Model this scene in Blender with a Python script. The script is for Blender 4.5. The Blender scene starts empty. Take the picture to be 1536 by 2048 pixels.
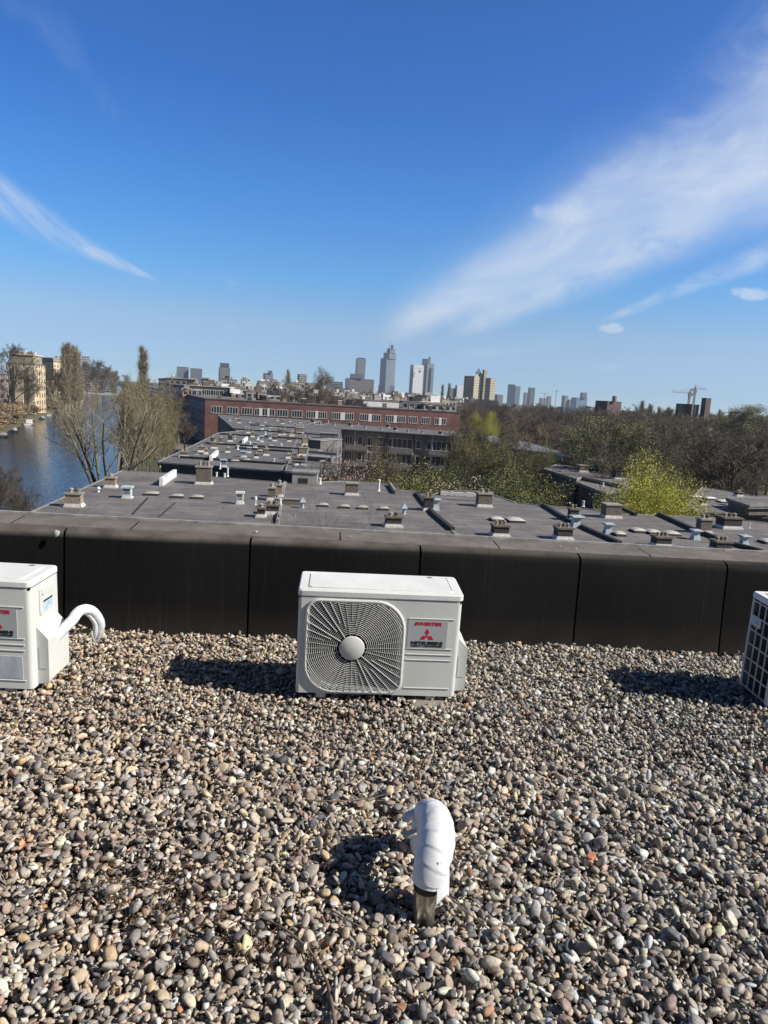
import bpy, math, random
import numpy as np
from mathutils import Vector, Matrix
S = bpy.context.scene
COL = S.collection
rad = math.radians

# ------------------------------------------------------------------ camera
F = 1400.0; ROLL = rad(3.3); PITCH = rad(9.4); ZC = 1.5      # focal length in photo pixels (photo 1536 x 2048)
cam = bpy.data.cameras.new('camera'); camo = bpy.data.objects.new('camera', cam); COL.objects.link(camo)
cam.sensor_fit = 'VERTICAL'; cam.sensor_height = 36; cam.sensor_width = 27; cam.lens = 36 * F / 2048
cam.clip_start = 0.05; cam.clip_end = 30000
cr, sr = math.cos(ROLL), math.sin(ROLL); cp, sp = math.cos(PITCH), math.sin(PITCH)
Rv = Vector((1, 0, 0)); Uv = Vector((0, sp, cp)); Fv = Vector((0, cp, -sp))
ex = cr * Rv + sr * Uv; ey = -sr * Rv + cr * Uv
mw = Matrix((ex, ey, -Fv)).transposed().to_4x4(); mw.translation = Vector((0, 0, ZC)); camo.matrix_world = mw
S.camera = camo

# ------------------------------------------------------------------ world, sun, exposure
SUN_EL = 38.0; SUN_AZ = 14.0                    # sun stands to the right (+X), a little behind the camera (-Y)
W = bpy.data.worlds.new('World'); S.world = W; W.use_nodes = True
wt = W.node_tree; wn = wt.nodes; wl = wt.links; wn.clear()
def wmath(op, a, b=None, c=None, clamp=False):
    n = wn.new('ShaderNodeMath'); n.operation = op; n.use_clamp = clamp
    for i, v in enumerate((a, b, c)):
        if v is None: continue
        if hasattr(v, 'type') or hasattr(v, 'links'): wl.new(v, n.inputs[i])
        else: n.inputs[i].default_value = v
    return n.outputs[0]
def wramp(x, a, b):                              # smoothstep from a to b
    n = wn.new('ShaderNodeMapRange'); n.interpolation_type = 'SMOOTHSTEP'
    wl.new(x, n.inputs[0]); n.inputs[1].default_value = a; n.inputs[2].default_value = b
    n.inputs[3].default_value = 0; n.inputs[4].default_value = 1; n.clamp = True
    return n.outputs[0]
sky = wn.new('ShaderNodeTexSky'); sky.sky_type = 'NISHITA'; sky.sun_disc = False
sky.sun_elevation = rad(SUN_EL); sky.sun_rotation = rad(90 + SUN_AZ)
sky.altitude = 0; sky.air_density = 0.7; sky.dust_density = 0.0; sky.ozone_density = 6.0
tc = wn.new('ShaderNodeTexCoord'); sx = wn.new('ShaderNodeSeparateXYZ'); wl.new(tc.outputs['Generated'], sx.inputs[0])
dX, dY, dZ = sx.outputs
dYs = wmath('MAXIMUM', dY, 0.05)
A_ = wmath('DIVIDE', dX, dYs); B_ = wmath('DIVIDE', dZ, dYs)
# colour balance of the clear sky by elevation (the camera rendered it deeper and cleaner than the model); zenith dimmed on purpose to cut fill light
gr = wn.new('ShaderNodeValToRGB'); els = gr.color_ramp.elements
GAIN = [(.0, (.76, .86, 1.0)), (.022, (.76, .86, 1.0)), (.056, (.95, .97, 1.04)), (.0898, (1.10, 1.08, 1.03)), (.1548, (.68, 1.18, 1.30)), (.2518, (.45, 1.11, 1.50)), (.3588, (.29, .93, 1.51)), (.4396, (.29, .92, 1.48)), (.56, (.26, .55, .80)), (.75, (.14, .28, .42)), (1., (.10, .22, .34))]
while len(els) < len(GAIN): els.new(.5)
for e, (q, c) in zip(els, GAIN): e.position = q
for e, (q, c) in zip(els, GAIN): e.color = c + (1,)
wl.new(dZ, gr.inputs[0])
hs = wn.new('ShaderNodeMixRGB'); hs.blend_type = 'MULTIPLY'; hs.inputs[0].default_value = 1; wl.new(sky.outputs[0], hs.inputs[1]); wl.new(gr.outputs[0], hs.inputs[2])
infront = wramp(dY, 0.05, 0.2)
back = wmath('ADD', wmath('MULTIPLY', wramp(dY, -0.5, 0.25), 0.6), 0.4)      # unseen sky behind the camera dimmed to cut fill and deepen shadows
def ray(px, py):
    u = (px - 768) / F; v = -(py - 1024) / F
    x = u * cr - v * sr; y = u * sr + v * cr
    return (x, cp + y * sp, -sp + y * cp)
def ab(px, py):
    d = ray(px, py); return d[0] / d[1], d[2] / d[1]
def cnoise(vecs, sc, det=5, rough=.55, dist=0.):
    c = wn.new('ShaderNodeCombineXYZ')
    for i, v in enumerate(vecs):
        if hasattr(v, 'links'): wl.new(v, c.inputs[i])
        else: c.inputs[i].default_value = v
    n = wn.new('ShaderNodeTexNoise'); n.inputs['Scale'].default_value = sc; n.inputs['Detail'].default_value = det
    n.inputs['Roughness'].default_value = rough; n.inputs['Distortion'].default_value = dist
    wl.new(c.outputs[0], n.inputs['Vector']); return n.outputs['Fac']
warp = wmath('SUBTRACT', cnoise((A_, B_, 0.3), 3.0, 4), 0.5)
warp2 = wmath('SUBTRACT', cnoise((B_, A_, 7.7), 9.0, 5, .6), 0.5)
def streak(p0, p1, w0, w1, strength, seed, kx=2.5, kt=16., skew=0., lo=.36, hi=.66, fade=.12, wamp=.12, asym=(1., 1.), base=.0, end=None):
    """one band of cirrus in the sky from direction p0 to p1"""
    a0, b0 = ab(*p0); a1, b1 = ab(*p1)
    ux, uy = a1 - a0, b1 - b0; L = math.hypot(ux, uy); ux /= L; uy /= L
    qa = wmath('SUBTRACT', A_, a0); qb = wmath('SUBTRACT', B_, b0)
    s = wmath('DIVIDE', wmath('ADD', wmath('MULTIPLY', qa, ux), wmath('MULTIPLY', qb, uy)), L)
    t = wmath('SUBTRACT', wmath('MULTIPLY', qb, ux), wmath('MULTIPLY', qa, uy))
    t = wmath('ADD', t, wmath('MULTIPLY', warp, wmath('MULTIPLY', s, wamp)))
    t = wmath('ADD', t, wmath('MULTIPLY', warp2, wamp * .25))
    t = wmath('ADD', t, wmath('MULTIPLY', wmath('MULTIPLY', s, wmath('SUBTRACT', s, 1.0)), skew))
    wdt = wmath('MAXIMUM', wmath('ADD', wmath('MULTIPLY', s, w1 - w0), w0), .002)
    tn = wmath('DIVIDE', t, wdt)
    up = wramp(wmath('DIVIDE', tn, asym[0]), 1.0, 0.05); dn = wramp(wmath('DIVIDE', tn, -asym[1]), 1.0, 0.1)
    m = wmath('MULTIPLY', up, dn)
    m = wmath('MULTIPLY', m, wramp(s, -.02, fade))
    if end: m = wmath('MULTIPLY', m, wramp(s, end[1], end[0]))
    n1 = wramp(cnoise((wmath('MULTIPLY', s, kx), wmath('MULTIPLY', wmath('ADD', t, wmath('MULTIPLY', s, .06)), kt), seed), 1.0, 9, .66, .5), lo, hi)
    n1 = wmath('ADD', wmath('MULTIPLY', n1, 1 - base), base)
    return wmath('MULTIPLY', wmath('MULTIPLY', m, n1), strength)
def puff(p, wx, wy, strength, seed):
    a0, b0 = ab(*p)
    qa = wmath('DIVIDE', wmath('SUBTRACT', A_, a0), wx / F); qb = wmath('DIVIDE', wmath('SUBTRACT', B_, b0), wy / F)
    r = wmath('ADD', wmath('MULTIPLY', qa, qa), wmath('MULTIPLY', qb, qb))
    r = wmath('ADD', r, wmath('MULTIPLY', wmath('SUBTRACT', cnoise((A_, B_, seed), 55., 6, .7), .5), 3.4))
    return wmath('MULTIPLY', wramp(r, 1.2, .1), strength)
parts_ = [
    streak((760, 682), (1536, 345), .018, .130, .78, 1.3, kx=2.0, kt=14, skew=.07, lo=.24, hi=.66, wamp=.17, asym=(1.1, .95), base=.36),
    streak((740, 676), (1536, 300), .030, .190, .20, 12.3, kx=1.2, kt=5, skew=.07, lo=.2, hi=.7, wamp=.12, base=.5),
    streak((900, 668), (1440, 440), .014, .060, .62, 4.1, kx=3.5, kt=16, lo=.30, hi=.62, wamp=.05, base=.25, end=(.75, 1.25)),
    streak((1085, 450), (1560, 170), .02, .13, .45, 9.2, kx=2.2, kt=10, lo=.36, hi=.72, wamp=.12),
    streak((1060, 420), (1180, 440), .012, .020, .40, 8.2, kx=3, kt=20, lo=.25, hi=.6, wamp=.03, end=(.7, 1.1), base=.2),
    streak((1200, 642), (1560, 508), .006, .026, .50, 2.2, kx=4, kt=40, lo=.30, hi=.68, wamp=.04, base=.15),
    streak((900, 712), (1150, 682), .010, .016, .26, 5.2, kx=3, kt=40, end=(.6, 1.05), wamp=.02, base=.2),
    streak((320, 562), (-40, 366), .003, .044, .60, 3.3, kx=2.5, kt=34, skew=.03, lo=.28, hi=.66, wamp=.06, base=.12),
    streak((240, 250), (40, -40), .012, .040, .10, 6.3, kx=2, kt=14, lo=.3, hi=.75),
    puff((1225, 656), 27, 11, .58, 1.), puff((1503, 587), 42, 13, .58, 2.), puff((1216, 735), 24, 9, .20, 3.),
    puff((462, 566), 16, 8, .12, 4.), puff((460, 650), 16, 7, .12, 5.)]
mask = parts_[0]
for q in parts_[1:]:
    mask = wmath('SUBTRACT', wmath('ADD', mask, q), wmath('MULTIPLY', mask, q))
mask = wmath('MULTIPLY', mask, infront, clamp=True)
mx = wn.new('ShaderNodeMixRGB'); wl.new(mask, mx.inputs[0]); wl.new(hs.outputs[0], mx.inputs[1])
mx.inputs[2].default_value = (5.9, 6.6, 7.6, 1)
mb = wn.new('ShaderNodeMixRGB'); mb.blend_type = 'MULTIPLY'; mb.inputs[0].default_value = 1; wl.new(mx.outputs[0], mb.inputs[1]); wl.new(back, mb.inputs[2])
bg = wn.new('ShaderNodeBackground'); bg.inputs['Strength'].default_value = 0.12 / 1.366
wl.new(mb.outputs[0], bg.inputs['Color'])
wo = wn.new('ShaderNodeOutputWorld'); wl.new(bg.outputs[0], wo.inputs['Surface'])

sl = bpy.data.lights.new('sun', 'SUN'); sl.energy = 5.0; sl.angle = rad(.53); sl.color = (1, .945, .86)
so = bpy.data.objects.new('sun', sl); COL.objects.link(so)
sd = Vector((-math.cos(rad(SUN_EL)) * math.cos(rad(SUN_AZ)), math.cos(rad(SUN_EL)) * math.sin(rad(SUN_AZ)), -math.sin(rad(SUN_EL))))
so.rotation_euler = sd.to_track_quat('-Z', 'Y').to_euler()
S.view_settings.view_transform = 'Standard'; S.view_settings.look = 'None'
S.view_settings.exposure = 0.45; S.view_settings.gamma = 1
S.render.engine = 'CYCLES'
S.cycles.max_bounces = 6; S.cycles.transparent_max_bounces = 6; S.cycles.volume_bounces = 0

# ------------------------------------------------------------------ point helpers
def onz(px, py, z):
    d = ray(px, py); t = (z - ZC) / d[2]; return Vector((d[0] * t, d[1] * t, z))
def aty(px, py, Y):
    d = ray(px, py); t = Y / d[1]; return Vector((d[0] * t, Y, ZC + d[2] * t))
def mpp(p):                                       # metres per photo pixel at a world point
    return (p[1] * cp - (p[2] - ZC) * sp) / F
def hz(px): return 792.3 + (px - 768) * math.tan(ROLL)   # horizon row

# ------------------------------------------------------------------ materials
MATS = {}
def mat(name, col, rough=.8, var=.18, scale=3., col2=None, bump=0., bscale=40., metal=0., detail=4, stretch=None, spec=.4, coord='Object', thr=(.35, .65), rnd=0.):
    if name in MATS: return MATS[name]
    m = bpy.data.materials.new(name); m.use_nodes = True; nt = m.node_tree; n = nt.nodes; l = nt.links
    b = n['Principled BSDF']; b.inputs['Roughness'].default_value = rough; b.inputs['Metallic'].default_value = metal
    b.inputs['Specular IOR Level'].default_value = spec
    t = n.new('ShaderNodeTexCoord'); vec = t.outputs[coord]
    if stretch:
        mp = n.new('ShaderNodeMapping'); mp.inputs['Scale'].default_value = stretch; l.new(vec, mp.inputs[0]); vec = mp.outputs[0]
    nz = n.new('ShaderNodeTexNoise'); nz.inputs['Scale'].default_value = scale; nz.inputs['Detail'].default_value = detail; nz.inputs['Roughness'].default_value = .6
    l.new(vec, nz.inputs['Vector'])
    mr = n.new('ShaderNodeMapRange'); l.new(nz.outputs['Fac'], mr.inputs[0]); mr.inputs[1].default_value = thr[0]; mr.inputs[2].default_value = thr[1]
    r = n.new('ShaderNodeMixRGB'); l.new(mr.outputs[0], r.inputs[0])
    if col2 is None:
        r.inputs[1].default_value = tuple(c * (1 - var) for c in col) + (1,); r.inputs[2].default_value = tuple(min(1, c * (1 + var)) for c in col) + (1,)
    else:
        r.inputs[1].default_value = tuple(col) + (1,); r.inputs[2].default_value = tuple(col2) + (1,)
    out = r.outputs[0]
    if rnd:
        oi = n.new('ShaderNodeObjectInfo'); mm = n.new('ShaderNodeMapRange'); l.new(oi.outputs['Random'], mm.inputs[0])
        mm.inputs[3].default_value = 1 - rnd; mm.inputs[4].default_value = 1 + rnd
        h = n.new('ShaderNodeHueSaturation'); l.new(mm.outputs[0], h.inputs['Value']); l.new(out, h.inputs['Color']); out = h.outputs[0]
    l.new(out, b.inputs['Base Color'])
    if bump:
        n2 = n.new('ShaderNodeTexNoise'); n2.inputs['Scale'].default_value = bscale; n2.inputs['Detail'].default_value = 3; l.new(vec, n2.inputs['Vector'])
        bp = n.new('ShaderNodeBump'); bp.inputs['Strength'].default_value = bump; bp.inputs['Distance'].default_value = .02
        l.new(n2.outputs['Fac'], bp.inputs['Height']); l.new(bp.outputs[0], b.inputs['Normal'])
    MATS[name] = m; return m
def facade(name, wallc, glass=(.03, .04, .05), fh=3.2, bw=2.4, fz=(.3, .8), fx=(.18, .82), frame=None, rough=.8, gr=.15):
    """masonry with rows of window openings, laid out along each wall in metres (UV)"""
    if name in MATS: return MATS[name]
    m = bpy.data.materials.new(name); m.use_nodes = True; nt = m.node_tree; n = nt.nodes; l = nt.links
    b = n['Principled BSDF']
    uv = n.new('ShaderNodeUVMap'); s = n.new('ShaderNodeSeparateXYZ'); l.new(uv.outputs[0], s.inputs[0])
    def M(op, a, c=None, d=None):
        k = n.new('ShaderNodeMath'); k.operation = op
        for i, v in enumerate((a, c, d)):
            if v is None: continue
            if hasattr(v, 'links'): l.new(v, k.inputs[i])
            else: k.inputs[i].default_value = v
        return k.outputs[0]
    fu = M('FRACT', M('DIVIDE', s.outputs[0], bw)); fv = M('FRACT', M('DIVIDE', s.outputs[1], fh))
    def box(g=0.):
        a = M('MULTIPLY', M('GREATER_THAN', fu, fx[0] - g), M('LESS_THAN', fu, fx[1] + g))
        c = M('MULTIPLY', M('GREATER_THAN', fv, fz[0] - g), M('LESS_THAN', fv, fz[1] + g))
        return M('MULTIPLY', a, c)
    isw = box()
    t = n.new('ShaderNodeTexCoord'); nz = n.new('ShaderNodeTexNoise'); nz.inputs['Scale'].default_value = .25; nz.inputs['Detail'].default_value = 6
    l.new(t.outputs['Object'], nz.inputs['Vector'])
    r0 = n.new('ShaderNodeMixRGB'); l.new(nz.outputs['Fac'], r0.inputs[0])
    r0.inputs[1].default_value = tuple(c * .7 for c in wallc) + (1,); r0.inputs[2].default_value = tuple(min(1, c * 1.3) for c in wallc) + (1,)
    cur = r0.outputs[0]
    if frame:
        r1 = n.new('ShaderNodeMixRGB'); l.new(box(.06), r1.inputs[0]); l.new(cur, r1.inputs[1]); r1.inputs[2].default_value = tuple(frame) + (1,); cur = r1.outputs[0]
    r2 = n.new('ShaderNodeMixRGB'); l.new(isw, r2.inputs[0]); l.new(cur, r2.inputs[1]); r2.inputs[2].default_value = tuple(glass) + (1,)
    l.new(r2.outputs[0], b.inputs['Base Color'])
    l.new(M('SUBTRACT', rough, M('MULTIPLY', isw, rough - gr)), b.inputs['Roughness'])
    MATS[name] = m; return m

def brickmat(name, c1, c2, mortar):
    m = bpy.data.materials.new(name); m.use_nodes = True; nt = m.node_tree; n = nt.nodes; l = nt.links
    b = n['Principled BSDF']; b.inputs['Roughness'].default_value = .85
    uv = n.new('ShaderNodeTexCoord'); br = n.new('ShaderNodeTexBrick'); l.new(uv.outputs['UV'], br.inputs['Vector'])
    br.inputs['Scale'].default_value = 1.; br.inputs['Brick Width'].default_value = .22; br.inputs['Row Height'].default_value = .07; br.inputs['Mortar Size'].default_value = .008
    br.inputs['Color1'].default_value = c1 + (1,); br.inputs['Color2'].default_value = c2 + (1,); br.inputs['Mortar'].default_value = mortar + (1,)
    nz = n.new('ShaderNodeTexNoise'); nz.inputs['Scale'].default_value = .35; nz.inputs['Detail'].default_value = 6; l.new(uv.outputs['Object'], nz.inputs['Vector'])
    mr = n.new('ShaderNodeMapRange'); l.new(nz.outputs[0], mr.inputs[0]); mr.inputs[1].default_value = .3; mr.inputs[2].default_value = .7; mr.inputs[3].default_value = .7; mr.inputs[4].default_value = 1.3
    h = n.new('ShaderNodeHueSaturation'); l.new(mr.outputs[0], h.inputs['Value']); l.new(br.outputs[0], h.inputs['Color']); l.new(h.outputs[0], b.inputs['Base Color'])
    MATS[name] = m; return m

def roofmat(name, c1, c2, rot=8):
    m = mat(name, c1, .78, scale=.22, col2=c2, detail=9, bump=.25, bscale=6., thr=(.3, .72)); nt = m.node_tree; n = nt.nodes; l = nt.links; b = n['Principled BSDF']
    t = n.new('ShaderNodeTexCoord'); mp = n.new('ShaderNodeMapping'); mp.inputs['Rotation'].default_value = (0, 0, rad(-rot)); l.new(t.outputs['Object'], mp.inputs[0])
    br = n.new('ShaderNodeTexBrick'); l.new(mp.outputs[0], br.inputs['Vector']); br.inputs['Scale'].default_value = 1; br.inputs['Brick Width'].default_value = 7.; br.inputs['Row Height'].default_value = 1.05; br.inputs['Mortar Size'].default_value = .035
    br.inputs['Color1'].default_value = (.88, .88, .88, 1); br.inputs['Color2'].default_value = (1.12, 1.11, 1.1, 1); br.inputs['Mortar'].default_value = (.62, .62, .62, 1)
    nz = n.new('ShaderNodeTexNoise'); nz.inputs['Scale'].default_value = 1.1; nz.inputs['Detail'].default_value = 8; nz.inputs['Roughness'].default_value = .7; l.new(t.outputs['Object'], nz.inputs['Vector'])
    mr = n.new('ShaderNodeMapRange'); l.new(nz.outputs[0], mr.inputs[0]); mr.inputs[1].default_value = .35; mr.inputs[2].default_value = .65; mr.inputs[3].default_value = .75; mr.inputs[4].default_value = 1.2
    old = b.inputs['Base Color'].links[0].from_socket; x = n.new('ShaderNodeMixRGB'); x.blend_type = 'MULTIPLY'; x.inputs[0].default_value = 1; l.new(old, x.inputs[1]); l.new(br.outputs[0], x.inputs[2])
    h = n.new('ShaderNodeHueSaturation'); l.new(x.outputs[0], h.inputs['Color']); l.new(mr.outputs[0], h.inputs['Value']); l.new(h.outputs[0], b.inputs['Base Color']); return m
M_roof = roofmat('bitumen_roof', (.118, .108, .103), (.20, .185, .176))
M_roof2 = roofmat('bitumen_roof_dark', (.105, .100, .097), (.18, .17, .163), 16)
M_kerb = mat('roof_edge_metal', (.27, .26, .24), .55, .2, 2.)
M_dark = mat('dark_felt', (.03, .03, .033), .8, .3, 6.)
M_white = mat('white_paint', (.72, .72, .70), .5, .06, 2.)
M_flash = mat('lead_flashing', (.62, .60, .57), .6, .15, 8.)
M_zinc = mat('pale_zinc', (.38, .44, .48), .45, .12, 5.)
M_wzinc = mat('white_zinc', (.52, .58, .59), .45, .12, 5.)
M_stack = mat('weathered_brick', (.10, .085, .07), .9, scale=9, col2=(.20, .165, .13), detail=6, bump=.4, bscale=30)
M_stackw = mat('tan_brick', (.20, .14, .10), .9, scale=9, col2=(.36, .29, .22), detail=6, bump=.4, bscale=30)
M_stackd = mat('sooty_brick', (.03, .028, .027), .9, scale=9, col2=(.075, .065, .06), detail=6, bump=.4, bscale=30)
M_cap = mat('concrete_cap', (.30, .27, .23), .85, .25, 6.)
M_dome = mat('clouded_acrylic', (.40, .37, .31), .35, .12, 3.)
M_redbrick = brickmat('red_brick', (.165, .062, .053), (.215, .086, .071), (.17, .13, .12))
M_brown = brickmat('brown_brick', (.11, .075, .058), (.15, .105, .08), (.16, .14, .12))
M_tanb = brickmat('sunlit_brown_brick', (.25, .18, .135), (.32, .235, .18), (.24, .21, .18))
M_navy = brickmat('navy_brick', (.055, .055, .07), (.075, .07, .085), (.10, .10, .11))
M_glass = mat('window_glass', (.035, .045, .055), .12, .4, .6, spec=.5)
M_frame = mat('window_frame_paint', (.70, .70, .66), .5, .05, 2.)
M_con = mat('pale_concrete', (.34, .33, .31), .8, .15, 2.)
M_barkb = mat('bare_bark', (.15, .125, .10), .9, .3, 1.5, rnd=.22)
M_barkt = mat('twig_bark', (.125, .100, .078), .9, .3, 1.2, rnd=.42)
M_barkg = mat('green_bark', (.12, .12, .075), .9, .3, 1.5)
M_leafo = mat('olive_leaf', (.19, .17, .065), .7, .4, .6, rnd=.2)
M_leafg = mat('fresh_leaf', (.15, .16, .04), .7, .35, .6, rnd=.2)
M_leafy = mat('yellow_leaf', (.42, .41, .06), .6, .3, .8)
M_leafd = mat('dark_leaf', (.035, .052, .020), .7, .4, .6, rnd=.2)
M_ceda = mat('cedar_needles', (.19, .19, .095), .75, .4, .5)
M_blos = mat('blossom', (.50, .38, .34), .7, .25, 1.)
M_dry = mat('dry_reed', (.36, .27, .16), .85, .3, .7)
M_barkp = mat('poplar_bark', (.26, .21, .14), .9, .3, .4, rnd=.1)

# ------------------------------------------------------------------ mesh builder
WM = {}                                            # world matrix of every object's frame
def props(o, label=None, cat=None, group=None, kind=None):
    if label: o['label'] = label
    if cat: o['category'] = cat
    if group: o['group'] = group
    if kind: o['kind'] = kind
    return o
def thing(name, label, cat, loc, yaw=0., group=None, tilt=0.):
    o = bpy.data.objects.new(name, None); COL.objects.link(o); o.empty_display_size = .2
    o.location = loc; o.rotation_euler = (tilt, 0, yaw)
    WM[o] = Matrix.Translation(Vector(loc)) @ Matrix.Rotation(yaw, 4, 'Z') @ Matrix.Rotation(tilt, 4, 'X')
    return props(o, label, cat, group)
class MB:
    def __init__(s, frame=None): s.v = []; s.f = []; s.m = []; s.uv = []; s.fr = frame   # frame: build in the local frame of a thing
    def add(s, vs, fs, mi=0, uvs=None):
        k = len(s.v); s.v += [tuple(p) for p in vs]
        for i, f in enumerate(fs):
            s.f.append(tuple(k + q for q in f)); s.m.append(mi); s.uv.append(uvs[i] if uvs else None)
        return s
    def obox(s, c, a, b, d, mi=0):                 # centre and three half-vectors
        c, a, b, d = map(Vector, (c, a, b, d))
        vs = [c + i * a + j * b + k * d for k in (-1, 1) for j in (-1, 1) for i in (-1, 1)]
        return s.add(vs, [(0, 2, 3, 1), (4, 5, 7, 6), (0, 1, 5, 4), (2, 6, 7, 3), (0, 4, 6, 2), (1, 3, 7, 5)], mi)
    def box(s, x0, x1, y0, y1, z0, z1, mi=0):
        return s.obox(((x0 + x1) / 2, (y0 + y1) / 2, (z0 + z1) / 2), ((x1 - x0) / 2, 0, 0), (0, (y1 - y0) / 2, 0), (0, 0, (z1 - z0) / 2), mi)
    def rbox(s, x0, x1, y0, y1, z0, z1, r, mi=0, axis='z', n=4):
        """box with four rounded edges along an axis and a small chamfer on the two end faces"""
        rng = {'x': ((y0, y1), (z0, z1), (x0, x1)), 'y': ((x0, x1), (z0, z1), (y0, y1)), 'z': ((x0, x1), (y0, y1), (z0, z1))}[axis]
        (a0, a1), (b0, b1), (c0, c1) = rng
        ch = min(r * .4, .006)
        def loop(ins):
            L = []
            rr = max(r - ins, 1e-4)
            for cx, cy, st in ((a1 - r, b1 - r, 0), (a0 + r, b1 - r, 1), (a0 + r, b0 + r, 2), (a1 - r, b0 + r, 3)):
                for k in range(n + 1):
                    t = (st + k / n) * math.pi / 2; L.append((cx + rr * math.cos(t), cy + rr * math.sin(t)))
            return L
        rings = [(loop(ch), c0), (loop(0), c0 + ch), (loop(0), c1 - ch), (loop(ch), c1)]
        def P(a, b, c): return {'x': (c, a, b), 'y': (a, c, b), 'z': (a, b, c)}[axis]
        vs = [P(a, b, c) for L, c in rings for a, b in L]; N = 4 * (n + 1); fs = []
        flip = axis == 'y'
        for j in range(3):
            for i in range(N):
                q = (j * N + i, j * N + (i + 1) % N, (j + 1) * N + (i + 1) % N, (j + 1) * N + i); fs.append(q[::-1] if flip else q)
        e0 = tuple(range(N)); e1 = tuple(range(3 * N, 4 * N)); fs.append(e0 if flip else e0[::-1]); fs.append(e1[::-1] if flip else e1)
        return s.add(vs, fs, mi)
    def prism(s, poly, z0, z1, mi=0, top=True, bot=True, mtop=None):
        n = len(poly); vs = [(p[0], p[1], z0) for p in poly] + [(p[0], p[1], z1) for p in poly]
        fs = []; uvs = []; u = 0
        for i in range(n):
            j = (i + 1) % n; L = math.hypot(poly[j][0] - poly[i][0], poly[j][1] - poly[i][1])
            fs.append((i, j, n + j, n + i)); uvs.append([(u, z0 - z0), (u + L, 0), (u + L, z1 - z0), (u, z1 - z0)]); u += L + 1.37
        s.add(vs, fs, mi, uvs)
        if top: s.add([(p[0], p[1], z1) for p in poly], [tuple(range(n))], mi if mtop is None else mtop)
        if bot: s.add([(p[0], p[1], z0) for p in poly], [tuple(range(n))[::-1]], mi)
        return s
    def lathe(s, c, prof, n=12, mi=0, ell=1.):     # profile (r, z) about a vertical axis
        c = Vector(c); vs = []; fs = []
        for r, z in prof:
            for k in range(n):
                a = 2 * math.pi * k / n; vs.append((c.x + r * math.cos(a), c.y + r * math.sin(a) * ell, c.z + z))
        for j in range(len(prof) - 1):
            for k in range(n): fs.append((j * n + k, j * n + (k + 1) % n, (j + 1) * n + (k + 1) % n, (j + 1) * n + k))
        fs.append(tuple(range(n))[::-1]); fs.append(tuple((len(prof) - 1) * n + k for k in range(n)))
        return s.add(vs, fs, mi)
    def tube(s, pts, rs, n=6, mi=0, cap=True, closed=False, flat=None):
        pts = [Vector(p) for p in pts]; m = len(pts)
        if not hasattr(rs, '__len__'): rs = [rs] * m
        vs = []; fs = []; up = Vector((0, 0, 1)); prev = None
        for i, p in enumerate(pts):
            if closed: d = pts[(i + 1) % m] - pts[i - 1]
            else: d = pts[min(i + 1, m - 1)] - pts[max(i - 1, 0)]
            d = d.normalized() if d.length > 1e-9 else Vector((0, 0, 1))
            if prev is None:
                a = d.orthogonal() if abs(d.z) > .95 else d.cross(up)
                a.normalize()
            else:
                a = (prev - d * prev.dot(d)); a = a.normalized() if a.length > 1e-6 else d.orthogonal().normalized()
            b = d.cross(a); prev = a
            for k in range(n):
                t = 2 * math.pi * k / n; vs.append(p + rs[i] * (a * math.cos(t) + b * math.sin(t)))
        for i in range(m if closed else m - 1):
            for k in range(n):
                j = (i + 1) % m; fs.append((i * n + k, i * n + (k + 1) % n, j * n + (k + 1) % n, j * n + k))
        if cap and not closed: fs.append(tuple(range(n))[::-1]); fs.append(tuple((m - 1) * n + k for k in range(n)))
        return s.add(vs, fs, mi)
    def build(s, name, mats, parent=None, origin=None, smooth=False, label=None, auto=None):
        me = bpy.data.meshes.new(name); inv = None
        if parent is not None:
            wm = WM[parent]
            if s.fr is None: inv = wm.inverted()
        else:
            wm = Matrix.Translation(Vector(origin or (0, 0, 0)))
            inv = wm.inverted()
        vs = [inv @ Vector(p) for p in s.v] if inv is not None else s.v
        me.from_pydata(vs, [], s.f)
        if not isinstance(mats, (list, tuple)): mats = [mats]
        for m in mats: me.materials.append(m)
        if len(mats) > 1: me.polygons.foreach_set('material_index', s.m)
        if any(u is not None for u in s.uv):
            lay = me.uv_layers.new(name='UVMap'); arr = []
            for f, u in zip(s.f, s.uv): arr += [c for q in (u if u else [(.01, .01)] * len(f)) for c in q]
            lay.data.foreach_set('uv', arr)
        if smooth: me.shade_smooth()
        if auto is not None:
            me.shade_smooth(); me.set_sharp_from_angle(angle=rad(auto))
        me.update()
        o = bpy.data.objects.new(name, me); COL.objects.link(o)
        if parent is not None: o.parent = parent
        else: o.location = origin or (0, 0, 0)
        WM[o] = wm
        if label: o['label'] = label
        return o
def copy_tree(o, parent=None):
    c = o.copy(); COL.objects.link(c); c.parent = parent
    for ch in o.children: copy_tree(ch, c)
    return c
def offset(poly, d):
    n = len(poly); out = []
    A = sum(poly[i][0] * poly[(i + 1) % n][1] - poly[(i + 1) % n][0] * poly[i][1] for i in range(n)); sg = 1 if A > 0 else -1
    for i in range(n):
        p0, p1, p2 = Vector(poly[i - 1][:2]), Vector(poly[i][:2]), Vector(poly[(i + 1) % n][:2])
        a = (p1 - p0).normalized(); b = (p2 - p1).normalized()
        na = Vector((a.y, -a.x)) * sg; nb = Vector((b.y, -b.x)) * sg; k = na + nb
        k = k / max(.35, k.length_squared / 2) if k.length > .1 else na
        out.append((p1.x + k.x * d, p1.y + k.y * d))
    return out
def ccw(poly):
    n = len(poly); A = sum(poly[i][0] * poly[(i + 1) % n][1] - poly[(i + 1) % n][0] * poly[i][1] for i in range(n))
    return list(poly) if A > 0 else list(poly)[::-1]
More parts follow.
